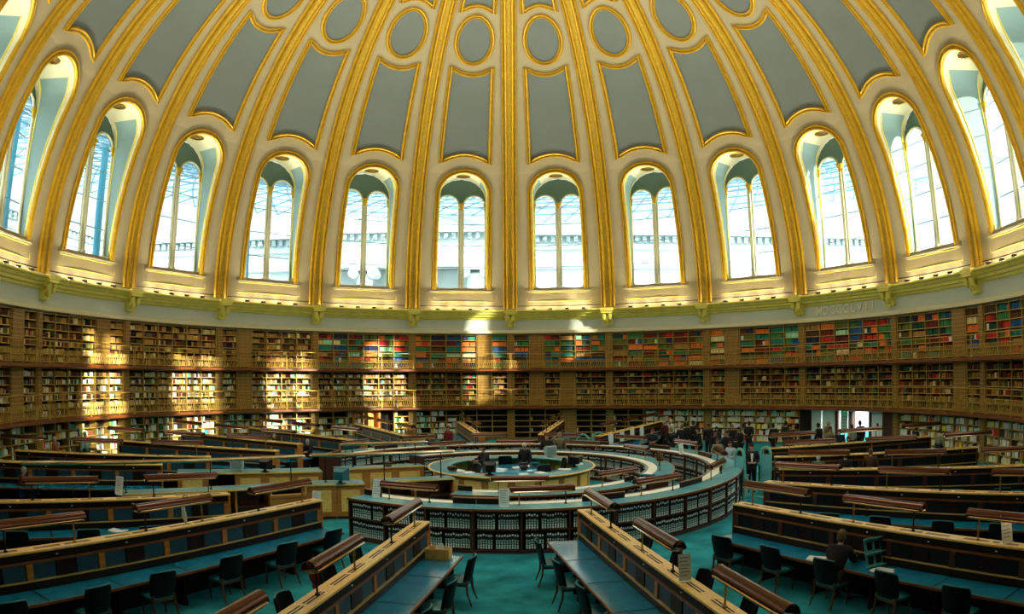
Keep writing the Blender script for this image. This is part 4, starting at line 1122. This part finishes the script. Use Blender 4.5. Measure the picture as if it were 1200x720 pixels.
person('white-haired visitor in a white top by the pillar between the bookcases', 9.2, 13.2, 60, 'stand', '#c4ccbc', '#16161a', '#c9c9b8')
person('visitor in a black coat before the closed white doors', 15.3, 6.2, 30, 'stand', '#0b0b0e', '#0b0b0e', '#14100c')
person('visitor with fair hair and yellow top close to the closed white doors', 16.2, 7.0, 200, 'stand', '#7a6a3a', '#14161c', '#a88a4a')
person('visitor in a tan jacket walking away from the white doors', 14.8, 3.9, 190, 'walk', '#857444', '#22242a', '#2a1c12')
person('visitor in dark navy beside the tan-jacketed visitor', 14.8, 2.8, 170, 'stand', '#10131c', '#0e0e10', '#16110d')
person('visitor in pale grey against the bright open doorway', 16.4, 4.6, 20, 'walk', '#a9aaa0', '#24262a', '#2a2018')
person('visitor in black silhouetted in the bright open doorway', 17.3, 5.4, 10, 'stand', '#08080a', '#08080a', '#100c0a', 1.04)
person('person in black reading titles at the shelves left of the white doors', 14.3, 8.3, -60, 'stand', '#0c0c0f', '#0c0c0f', '#2a1a10')
person('visitor in a red hat and black coat near the right-hand desks', 14.1, .6, 200, 'stand', '#0d0d10', '#0d0d10', '#5a1a16', .93)
person('white-haired reader in green at the fifth desk on the right', 10.55, -4.1, -30, 'stand', '#2f5a4a', '#1a1a1c', '#d4d6cc', .93)
person('dark-haired reader in black and white at the fifth desk on the right', 11.5, -4.35, -40, 'stand', '#0e1216', '#141416', '#12100e', .95)
person('reader in brown standing at the fifth desk on the right', 12.4, -4.6, -35, 'stand_hold', '#4a2c18', '#141416', '#6a4a30')
person('reader in cream at the far right-hand bookcase', 19.0, .6, -80, 'stand', '#9a9878', '#1a1a1c', '#6a5a40', .95)
person('reader in black with white collar by the far right-hand bookcase', 18.8, 2.4, -90, 'stand', '#0c0c0e', '#0c0c0e', '#2a1a12', .95)
person('visitor in a white jacket browsing the left-hand bookcase', -18.9, .7, 80, 'stand', '#9fb8b0', '#1f4a48', '#b8b49c')
person('visitor in an orange patterned top beside the left-hand bookcase', -19.3, -1.2, 100, 'stand', '#8a4a28', '#6a1418', '#b9a890', .94)
person('grey-haired reader in a red jumper and blue jeans at far left', -15.9, -7.9, -30, 'sit', '#6a141c', '#1c3a68', '#9a9a90')
person('reader in black leaning on a desk left of the oak counters', -9.7, 6.3, 160, 'sit', '#0c0c10', '#141418', '#a8a498')
person('reader with a cap at the left-hand desks', -12.2, 8.7, 150, 'sit', '#17130f', '#141418', '#8a7a68')
person('white-haired person in a black suit inside the central enquiry desk', .55, 2.0, 150, 'stand', '#0a0c10', '#0a0c10', '#d0d2c6', 1, .0)
person('red-faced person in black standing behind the enquiry desk', 1.6, 5.0, 175, 'stand', '#0b0b0d', '#0b0b0d', '#5a2a18', 1.05)
person('person in beige with light hair behind the enquiry desk', 2.2, 5.7, 190, 'stand', '#6e6246', '#141416', '#8a7a50', 1.05)
person('dark-haired attendant seated inside the enquiry desk', -1.0, 1.6, 120, 'sit', '#16161c', '#101014', '#0c0a0a', 1.08, .25)
person('person in red standing by the far bookshelves left of the centre', -3.3, 10.6, 150, 'stand', '#7a1c1a', '#101014', '#6a3a28')
person('person in pale green bending by the far catalogue ring', -3.0, 4.3, 120, 'stand', '#5a7a68', '#15181c', '#14100e', .96)
person('person in dark blue at the far catalogue ring left of the centre', -3.9, 6.9, 170, 'stand', '#14283a', '#101014', '#7aa09a', .95)

person('person in a long black coat, nearest the camera in the crowd left of the gates', 9.7, 4.0, 140, 'stand', '#09090c', '#09090c', '#241810', 1.05)
person('person in black looking left, between the crowd and the far ring lamp', 9.0, 6.4, 80, 'stand', '#0b0b0e', '#0b0b0e', '#1a120c', 1.04)
person('person in a black overcoat at the right edge of the crowd', 10.9, 5.9, 110, 'stand_hold', '#0a0a0c', '#0a0a0c', '#3a2a1a', 1.03)
person('person in dark grey in the thick of the crowd, fair-haired', 8.7, 8.7, -20, 'stand', '#101014', '#0c0c0e', '#7a5c38', 1.04)
person('person in black with a beige bag-coloured scarf in the crowd', 11.2, 8.0, 170, 'stand', '#0c0c0e', '#0c0c0e', '#8a7c60')
person('reader in black reaching to the shelves, left of the white doors, first of three', 12.6, 9.4, -40, 'stand_hold', '#0b0b0e', '#101014', '#1c140e')
person('reader in black near the white doors, second of three at the shelves', 13.3, 7.5, 20, 'walk', '#0d0d10', '#0d0d10', '#2a1c14')
person('reader in dark red-brown near the white doors, third of three at the shelves', 13.8, 6.4, 160, 'stand', '#2a1412', '#0f0f11', '#150f0b')

# ================================================================ THINGS ON THE DESKS
def notice(label, x, y, z, face, w=.24, h=.34, m='paper'):
    o = thing('notice_stand', label, 'sign', (x, y, z), R(face), 'notices on stands')
    mb = MB(); T = Matrix.Rotation(R(-12), 3, 'X'); mb.box((0, 0, h/2+.02), (w, .008, h), T=T); mb.build('card', M[m], o)
    mb = MB()
    for i in range(6):
        zz = h/2+.02+h*(.36-.13*i); mb.box((-.02*(i % 2), -.0052+(zz-h/2-.02)*.21, zz), (w*(.7-.12*(i % 2)), .003, h*.035), T=T)
    mb.build('printed_lines', M['stone2'], o)
    mb = MB(); mb.bbox((-w*.4, -.05, 0), (w*.4, .06, .012)); mb.build('foot', M['paper'], o)
notice('white notice standing on the front of the outer catalogue ring', -.2, -8.6, 1.2, 0, .27, .46)
notice('pale notice on the left end of the outer catalogue ring', -3.75, -7.5, 1.2, -25, .27, .5)
notice('white card standing on the first desk right of the centre aisle', 2.62, -16.6, 1.5, 5, .2, .42)
notice('white notice on the second desk on the right, at the picture edge', 8.6, -16.9, 1.5, 10, .3, .5)
notice('small pale card lying upright on the fourth desk on the right', 14.6, -9.0, .78, 20, .26, .34)
notice('white notice on the third desk left of the centre aisle', -9.9, -11.0, 1.5, -10, .26, .46)
notice('pale notice by the white leaf of the outer ring, front right', 4.0, -5.6, 1.12, 20, .2, .3)
notice('white card on the right-hand part of the outer ring', 6.9, 1.4, 1.2, 20, .22, .4)
notice('yellow-green caution board beside the nearest staff counter', -8.3, -7.6, .5, -20, .28, .42, 'papergreen')
notice('white sheet leaning against the staff counter shelf', -5.9, -6.1, .75, -15, .3, .3)
b = thing('cardboard_box', 'tan flat box leaning on the staff counter shelf', 'box', (-6.75, -6.35, .55), R(35))
mb = MB(); mb.bbox((-.55, -.05, 0), (.55, .1, .42)); mb.build('carton', M['card'], b, bevel=.01)
mb = MB(); mb.bbox((-.55, -.055, .3), (.55, -.048, .33)); mb.build('flap_line', M['woodedge'], b)
# box of leaflets on the end of the first desk left of the aisle
T9 = Matrix.Rotation(R(-9.3-90), 3, 'Z')
bx = thing('leaflet_box', 'golden oak box of white leaflets on the first desk left of the aisle', 'box', Q(12.35, -7.2, .772), R(-9.3))
mb = MB(); mb.bbox((-.26, -.15, 0), (.26, -.13, .24)); mb.bbox((-.26, .13, 0), (.26, .15, .24)); mb.bbox((-.26, -.15, 0), (-.24, .15, .24)); mb.bbox((.24, -.15, 0), (.26, .15, .24)); mb.bbox((-.26, -.15, 0), (.26, .15, .02)); mb.build('tray', M['woodtop'], bx, bevel=.005)
for k in range(6):
    mb = MB(); mb.box((-.02+.045*k, .0+.01*(k % 2), .18+.02*(k % 3)), (.1, .004, .24), T=Matrix.Rotation(R(8*(k % 3)-8), 3, 'Y') @ Matrix.Rotation(R(70+k*7), 3, 'Z')); o = mb.build('leaflet', M['paper'], None, False, Q(12.35, -7.2, .772), R(-9.3))
    tag(o, 'white folded leaflet standing in the oak box', 'leaflet', 'leaflets in the oak box')
# monitors
def monitor(label, x, y, z, face, m, s=1.):
    o = thing('monitor', label, 'monitor', (x, y, z), R(face)); o.scale = (s,)*3
    mb = MB(); mb.bbox((-.19, -.17, .06), (.19, -.1, .38)); mb.build('bezel', M[m], o, bevel=.012)
    mb = MB(); mb.bbox((-.15, -.175, .1), (.15, -.168, .34)); mb.build('screen', M['blue2'] if m == 'beige' else M['screenblue'], o)
    mb = MB(); mb.add([(-.18, -.1, .07), (.18, -.1, .07), (.18, -.1, .37), (-.18, -.1, .37), (-.11, .18, .11), (.11, .18, .11), (.11, .18, .31), (-.11, .18, .31)], [(3, 2, 1, 0), (4, 5, 6, 7), (0, 1, 5, 4), (1, 2, 6, 5), (2, 3, 7, 6), (3, 0, 4, 7)]); mb.build('tube_housing', M[m], o)
    mb = MB(); mb.lathe([(.0, 0), (.14, 0), (.12, .02), (.05, .03), (.05, .07)], 16); mb.build('stand', M[m], o, smooth=True)
monitor('pale beige computer monitor on the rear staff counter', -9.5, -3.5, 1.15, 0, 'beige', 1.25)
monitor('rounded blue-green monitor on the staff counter near the outer ring', -5.4, -5.0, 1.15, 175, 'screenblue', 1.3)
monitor('black monitor seen from behind on the enquiry desk front', -.75, -2.7, 1.15, 185, 'black', 1.2)
monitor('black monitor on the rear counter behind the lamp rail', -8.6, -3.2, 1.15, 180, 'black', 1.2)
monitor('pale blue monitor inside the enquiry desk to the right', 1.5, 1.2, 1.25, 20, 'beige', 1.25)
monitor('black monitor on the right side of the enquiry desk', 2.3, -.9, 1.15, 250, 'black', 1.1)
# papers on the dais and desks
pl = [(-1.5, -2.2, 1.15, 20), (.4, -2.6, 1.15, 0), (1.0, -2.35, 1.15, 30), (1.9, -1.6, 1.15, 60), (2.5, -.2, 1.15, 80), (.2, .1, 1.0, 10), (-.4, -.3, 1.0, 50), (-1.9, -1.7, 1.15, 40), (.7, .5, 1.0, 70)]
nm_ = ['left front', 'front centre', 'front right', 'right front', 'right side', 'inner table', 'inner table left edge', 'left side', 'inner table far edge']
for (x, y, z, r_), n_ in zip(pl, nm_):
    mb = MB(); mb.box((0, 0, .006), (.3, .42, .012)); mb.box((.04, .03, .015), (.3, .42, .008), R(9)); o = mb.build('paper_stack', M['paper'], None, False, (x, y, z), R(r_))
    tag(o, 'loose white papers on the enquiry desk, %s' % n_, 'paper', 'papers on the enquiry desk')
for i, (x, y, r_) in enumerate(((7.0, -15.08, 20), (6.2, -13.72, 35))):
    mb = MB(); mb.box((0, 0, .006), (.3, .42, .012)); mb.box((.06, .05, .016), (.3, .42, .006), R(14)); o = mb.build('paper_stack', M['paper'], None, False, (x, y, .772), R(r_))
    tag(o, 'white papers to the %s of the suited reader at the desk' % ('right' if i == 0 else 'left'), 'paper')
mb = MB(); mb.box((0, 0, .01), (.2, .3, .02)); o = mb.build('notebook', M['yellow'], None, False, (6.42, -13.9, .772), R(40)); tag(o, 'yellow notebook on the desk left of the suited reader', 'notebook')
def book_pile(label, x, y, z, n, r_):
    for i in range(n):
        mb = MB(); w_, d_ = .2+.03*(i % 3), .28-.02*(i % 2)
        mb.box((0, 0, .022), (w_, d_, .034)); mb.box((0, -d_/2+.004, .022), (w_, .008, .044)); mb.box((0, 0, .003), (w_+.01, d_+.01, .006)); mb.box((0, 0, .041), (w_+.01, d_+.01, .006))
        o = mb.build('book', cloth(('#5c1f16', '#14403c', '#6a5a34', '#1f3a6a', '#8a8468')[(i+n) % 5]), None, False, (x, y, z+.046*i), R(r_+7*i)); tag(o, '%s, %s from the bottom' % (label, ORD[i+1]), 'book', label)
book_pile('book in the pile at the front left of the enquiry desk', -2.1, -1.75, 1.15, 4, 30)
book_pile('book in the pile at the right of the enquiry desk', 2.6, .5, 1.15, 5, 80)
book_pile('book in the pile on the inner table of the enquiry desk', .45, -.45, 1.0, 6, 10)
book_pile('book in the pile on the oak cupboards by the dais', -4.6, -.7, 1.15, 3, 20)
for x_, y_, f_, n_ in ((-1.5, -.9, 120, 'left'), (1.3, -1.4, -150, 'right front'), (1.8, .7, 100, 'right back'), (-.3, 1.9, 10, 'far side')):
    c_ = chair((x_, y_, .25), R(f_), 'dark chair inside the round enquiry desk, %s' % n_)
for x_, y_, n_, m_ in ((.9, .3, 'blue', 'screenblue'), (-.7, .35, 'pale', 'beige')):
    t_ = thing('document_tray', '%s document tray on the inner table of the enquiry desk' % n_, 'tray', (x_, y_, 1.0), R(20))
    for k in range(3):
        mb = MB(); mb.bbox((-.17, -.13, .07*k), (.17, .13, .07*k+.012)); mb.bbox((-.17, .12, .07*k), (.17, .13, .07*k+.05)); mb.bbox((-.17, -.13, .07*k), (-.16, .13, .07*k+.07)); mb.bbox((.16, -.13, .07*k), (.17, .13, .07*k+.07)); mb.build('shelf', M[m_], t_)
# book cradle by the seated reader
c = thing('book_cradle', 'teal folding book cradle propped on the desk beside the suited reader', 'book stand', (7.05, -14.68, .772), R(12))
T = Matrix.Rotation(R(-16), 3, 'X')
def tb(mb, x, y, z, dx, dy, dz): mb.box(T @ Vector((x, y, z)), (dx, dy, dz), T=T)
mb = MB(); tb(mb, 0, 0, .3, .44, .03, .56); mb.build('back_board', M['leathertop'], c, bevel=.006)
for z_ in (.14, .42):
    mb = MB(); tb(mb, -.1, -.018, z_, .13, .012, .16); mb.build('slot', M['leatherdark'], c); mb = MB(); tb(mb, .1, -.018, z_, .13, .012, .16); mb.build('slot', M['leatherdark'], c)
for z_ in (.02, .28, .57):
    mb = MB(); tb(mb, 0, -.06, z_, .46, .12, .025); mb.build('ledge', M['tealmetal'], c)
mb = MB(); mb.bbox((-.2, -.14, 0), (.2, .26, .025)); mb.tube([(0, .24, .02), (0, .17, .5)], .015, 6); mb.build('base', M['leather'], c)
# white cards on the far desk that leans towards us
for i in range(4):
    r_ = 9.4+1.5*i; p = Q(r_, 149.6); T = Matrix.Rotation(R(149.6-90), 3, 'Z'); q = p+T @ Vector((0, -.175, 0))
    mb = MB(); mb.bbox((-.3, -.02, 0), (.3, .0, .5)); o = mb.build('poster', M['paper'], None, False, (q.x, q.y, .97), R(149.6-90)); tag(o, 'white poster hung on the far desk right of the axis, %s from its inner end' % ORD[i+1], 'poster', 'posters on the far desk')
# red coat over a chair, folded umbrella of pale teal on a lamp
mb = MB(); mb.sphere((0, 0, .72), (.27, .17, .26), 12); mb.sphere((.02, .02, .5), (.24, .2, .16), 10); o = mb.build('red_coat', M['redcloth'], None, True, Q(14.2, -15.2), 0); tag(o, 'dark red coat heaped over a chair left of the aisle desk', 'coat')
u = thing('umbrella', 'pale teal folded umbrella hooked on a lamp of the second left desk', 'umbrella', Q(15.0, -27.2, 1.62), R(20))
mb = MB(); mb.tube([(0, 0, .28), (.02, 0, .05), (.05, 0, -.12)], [.03, .06, .02], 8); mb.build('canopy', M['beige'], u, smooth=True)
mb = MB(); mb.tube([(0, 0, .28), (-.01, 0, .42), (.04, 0, .5), (.1, 0, .49), (.12, 0, .43)], .014, 6); mb.build('hook_handle', M['brass'], u, smooth=True)
# teal security gates, bin, arched chairs
def gate(label, x, y, face, h=1.86, w=.5):
    o = thing('security_gate', label, 'gate', (x, y, 0), R(face), 'teal gates')
    pts = [(0, -w/2, .05)] + [(0, -w/2, h-w/2)] + [(0, w/2*cos(R(t)), h-w/2+w/2*sin(R(t))) for t in range(170, 0, -15)] + [(0, w/2, h-w/2), (0, w/2, .05)]
    mb = MB(); mb.tube(pts, .05, 8); mb.build('arched_frame', M['tealmetal'], o, smooth=True)
    mb = MB(); mb.bbox((-.02, -w/2, .2), (.02, w/2, h-w/2)); mb.build('panel', M['leathertop'], o)
    mb = MB(); mb.bbox((-.14, -w/2-.06, 0), (.14, w/2+.06, .06)); mb.build('base', M['tealmetal'], o, bevel=.01)
gate('arched teal security gate to the left of the guard', 7.95, -3.1, 20); gate('arched teal security gate to the right of the guard', 8.98, -3.0, 20)
gate('low arched teal gate behind the far ring, left of its pair', 3.7, 9.6, 60, 1.35, .7); gate('low arched teal gate behind the far ring, right of its pair', 4.5, 9.4, 60, 1.45, .7)
b = thing('litter_bin', 'pale blue square bin beside the left teal gate', 'bin', (8.25, -2.35, 0), R(15))
mb = MB(); mb.bbox((-.2, -.2, 0), (.2, .2, .8)); mb.build('body', M['beige'], b, bevel=.015)
mb = MB(); mb.bbox((-.22, -.22, .8), (.22, .22, .84)); mb.build('lid', M['tealmetal'], b, bevel=.01)
# bags and books lying on the third desk left
for i, (r_, m_, n_) in enumerate(((3.1, 'paper', 'white open book'), (3.9, 'papergreen', 'green-covered magazine'), (5.6, 'black', 'black bag'), (6.6, 'paper', 'white papers'))):
    T = Matrix.Rotation(R(-49.3-90), 3, 'Z'); p = Vector((-7.45, -9.5, 0))+T @ Vector((r_, .55, 0))
    mb = MB()
    if m_ == 'black': mb.sphere((0, 0, .13), (.22, .14, .14), 10); mb.tube([(-.1, 0, .24), (0, 0, .36), (.1, 0, .24)], .015, 6)
    else: mb.box((-.11, 0, .02), (.22, .3, .03), T=Matrix.Rotation(R(8), 3, 'Y')); mb.box((.11, 0, .02), (.22, .3, .03), T=Matrix.Rotation(R(-8), 3, 'Y'))
    o = mb.build('handbag' if m_ == 'black' else 'open_book', M[m_], None, m_ == 'black', (p.x, p.y, .772), R(20*i)); tag(o, n_+' lying on the far side of the third left desk', 'bag' if m_ == 'black' else 'book')

# ================================================================ UPLIGHTS ON THE CORNICE
up = thing('uplight', 'x', 'lamp')
mb = MB(); mb.bbox((-.11, -.08, 0), (.11, .08, .1)); mb.build('housing', M['black'], up)
mb = MB(); mb.bbox((-.08, -.05, .1), (.08, .05, .108)); mb.build('lens', M['lens'], up)
first = True
for b in VIS:
    for k in range(4):
        th = b+(-4.6+3.07*k); p = polar(20.6, th, 8.71)
        lb = 'small dark uplight, %s from left, below the %s' % (ORD[k+1], bayname(b))
        if first: o = up; o.location = p; o.rotation_euler = (0, 0, -R(th)); o['label'] = lb; o['group'] = 'cornice uplights'; first = False
        else: dup(up, loc=p, rz=-R(th), label=lb, group='cornice uplights')
for b in BAYS:
    for k in ((0, 1, 2, 3) if abs(b) < 120 else (1,)):
        th = b+(-4.6+3.07*k if abs(b) < 120 else 0)
        l = bpy.data.lights.new('uplight_beam', 'SPOT'); l.energy = UPL*(1 if abs(b) < 120 else 4); l.color = (1, .93, .68); l.spot_size = R(116); l.spot_blend = 1; l.shadow_soft_size = .08
        o = bpy.data.objects.new('uplight_beam', l); COL.objects.link(o); p = polar(20.55, th, 8.86); o.location = p
        aim = Vector((-p.x*.36, -p.y*.36, 16)); o.rotation_euler = aim.to_track_quat('-Z', 'Y').to_euler()
        if abs(b) < 120:                             # the bare glow each fixture throws on the wall behind it
            l = bpy.data.lights.new('uplight_glow', 'POINT'); l.energy = GLOW; l.color = (1, .88, .62); l.shadow_soft_size = .06
            o = bpy.data.objects.new('uplight_glow', l); COL.objects.link(o); o.location = polar(20.66, th, 8.92)

# ================================================================ OUTSIDE: THE COURT AND ITS GLASS ROOF
def court_wall(name, label, p0, p1, ped=None):
    p0, p1 = Vector(p0+(-2.6,)), Vector(p1+(-2.6,)); L = (p1-p0).length; rz = math.atan2((p1-p0).y, (p1-p0).x)
    o = thing(name, label, 'building', p0, rz, kind='structure')
    mb = MB(); mb.bbox((0, 0, 0), (L, 1.5, 17.6)); mb.build('wall', M['stone'], o)
    mb = MB(); mb.bbox((0, -.5, 17.6), (L, 1.5, 18.3)); mb.bbox((0, -.35, 19.6), (L, 1.5, 20.2)); mb.bbox((0, -1.2, 21.0), (L, 1.5, 21.5)); mb.bbox((0, -.3, 20.2), (L, 1.5, 21)); mb.bbox((0, 0, 18.3), (L, 1.5, 19.6)); mb.build('entablature', M['stone'], o)
    mb = MB()
    for i in range(int(L/.8)): mb.bbox((i*.8+.2, -.85, 20.3), (i*.8+.6, -.3, 20.95))
    mb.build('dentils', M['stone2'], o)
    if ped:
        a, b = ped; m_ = (a+b)/2; h = (b-a)*.17
        mb = MB(); mb.add([(a, -2.2, 21.5), (b, -2.2, 21.5), (m_, -2.2, 21.5+h), (a, 1.5, 21.5), (b, 1.5, 21.5), (m_, 1.5, 21.5+h)], [(0, 1, 2), (5, 4, 3), (0, 2, 5, 3), (2, 1, 4, 5), (0, 3, 4, 1)])
        for s in ((a, m_), (b, m_)): mb.tube([(s[0], -2.3, 21.6), (s[1], -2.3, 21.6+h)], .5, 4)
        mb.build('pediment', M['stone'], o)
        for i in range(4):
            x = a+1.5+(b-a-3)*i/3
            mb = MB(); mb.lathe([(1.0, 2), (.95, 10), (.85, 16.6), (1.0, 16.8)], 16, c=(x, -1.9, 0)); mb.tube([(x-1.0, -2.9, 17.0), (x-1.0, -1.0, 17.0)], .55, 10); mb.tube([(x+1.0, -2.9, 17.0), (x+1.0, -1.0, 17.0)], .55, 10); mb.bbox((x-1.4, -3, 17.2), (x+1.4, -.9, 17.6)); mb.build('ionic_column', M['stone'], o)
        mb = MB(); mb.bbox((a-.5, -2.6, 17.6), (b+.5, 0, 18.3)); mb.bbox((a-.5, -2.6, 18.3), (b+.5, 0, 21.0)); mb.bbox((a-.8, -3.2, 21.0), (b+.8, 0, 21.5)); mb.build('portico', M['stone'], o)
        mb = MB()
        for i in range(int((b-a)/.8)): mb.bbox((a+i*.8+.2, -3.0, 20.3), (a+i*.8+.6, -2.6, 20.95))
        mb.build('dentils', M['stone2'], o)
court_wall('wall_court_north', 'white stone court front with a pediment seen through the dome windows', (-48, 46), (48, 46), (26, 46))
court_wall('wall_court_west', 'white stone court side front with dentils seen through the left windows', (-46, -30), (-46, 46))
lat = MB(); NR, NS = 8, 64
def node(i, j):
    f = i/NR; r = 22.5+24*f; th = -115+170*(j+.5*(i % 2))/NS
    return polar(r, th, 17.0+3.4*math.sin(f*PI*.6)-.2*f)
for i in range(NR):
    for j in range(NS):
        a = node(i, j); lat.tube([a, node(i, j+1)], .11, 4, caps=False)
        if i % 2: lat.tube([a, node(i+1, j)], .09, 4, caps=False); lat.tube([a, node(i+1, j+1)], .09, 4, caps=False)
        else: lat.tube([a, node(i+1, j)], .09, 4, caps=False); lat.tube([a, node(i+1, j-1)], .09, 4, caps=False)
o = lat.build('roof_court_lattice', M['steel'], recalc=False); tag(o, 'pale blue steel lattice of the glass court roof outside', 'roof', kind='structure')
for k, th in enumerate((-96, -88.5, -80, -71.5, -62.5, -54, -45)):
    mb = MB(); mb.tube([(0, 0, 0), (0, 0, 17.2)], .22 if k < 4 else .12, 10); o = mb.build('pillar_court', M['steeldark'] if k < 4 else M['steel'], None, True, polar(24.5, th, 0)); o['kind'] = 'structure'
mb = MB(); mb.lathe([(30, -.02), (90, -.02)], 48); o = mb.build('ground_court', M['stone']); o['kind'] = 'structure'

# ================================================================ SKY, SUN, CAMERA, VIEW
w = bpy.data.worlds.new('daylight'); scene.world = w; w.use_nodes = True
wn = w.node_tree; bg = wn.nodes['Background']; bg.inputs['Strength'].default_value = SKY
tcw = wn.nodes.new('ShaderNodeTexCoord'); sx = wn.nodes.new('ShaderNodeSeparateXYZ'); wr = wn.nodes.new('ShaderNodeValToRGB')
wn.links.new(tcw.outputs['Generated'], sx.inputs[0]); wn.links.new(sx.outputs['Z'], wr.inputs['Fac'])
e = wr.color_ramp.elements                        # overcast sky: brighter towards the zenith than at the horizon
e[0].position = .0; e[0].color = (.15, .19, .205, 1); e[1].position = 1; e[1].color = (.92, 1, 1, 1)
q = e.new(.45); q.color = (.80, .92, .96, 1); q = e.new(.24); q.color = (.17, .215, .23, 1)
wn.links.new(wr.outputs['Color'], bg.inputs['Color'])
sun = bpy.data.lights.new('sun', 'SUN'); sun.energy = SUN; sun.color = (1, .92, .72); sun.angle = R(.8)
so = bpy.data.objects.new('sun', sun); COL.objects.link(so); so.location = polar(60, 128, 20)
th, el = SUNDIR
so.rotation_euler = Vector((-sin(R(th))*cos(R(el)), -cos(R(th))*cos(R(el)), -sin(R(el)))).to_track_quat('-Z', 'Y').to_euler()

cd = bpy.data.cameras.new('camera'); cam = bpy.data.objects.new('camera', cd); COL.objects.link(cam)
cam.location = (0, CAM['y'], CAM['z'])
cam.rotation_euler = (Matrix.Rotation(-CAM['yaw'], 3, 'Z') @ Matrix.Rotation(R(90)+CAM['pitch'], 3, 'X') @ Matrix.Rotation(CAM['roll'], 3, 'Z')).to_euler()
cd.type = 'PANO'; cd.sensor_width = 36; cd.sensor_fit = 'HORIZONTAL'; cd.clip_end = 500
cy_ = cd if hasattr(cd, 'panorama_type') else cd.cycles
cy_.panorama_type = 'FISHEYE_LENS_POLYNOMIAL'
fmm = CAM['f']*36/1200
cy_.fisheye_fov = R(170)
cy_.fisheye_polynomial_k0 = 0; cy_.fisheye_polynomial_k1 = -1/fmm; cy_.fisheye_polynomial_k2 = 0
cy_.fisheye_polynomial_k3 = CAM['a']/fmm**3; cy_.fisheye_polynomial_k4 = 0
scene.camera = cam
scene.view_settings.view_transform = 'Standard'; scene.view_settings.look = 'None'; scene.view_settings.gamma = 1
scene.view_settings.use_curve_mapping = False; scene.view_settings.exposure = EXPO
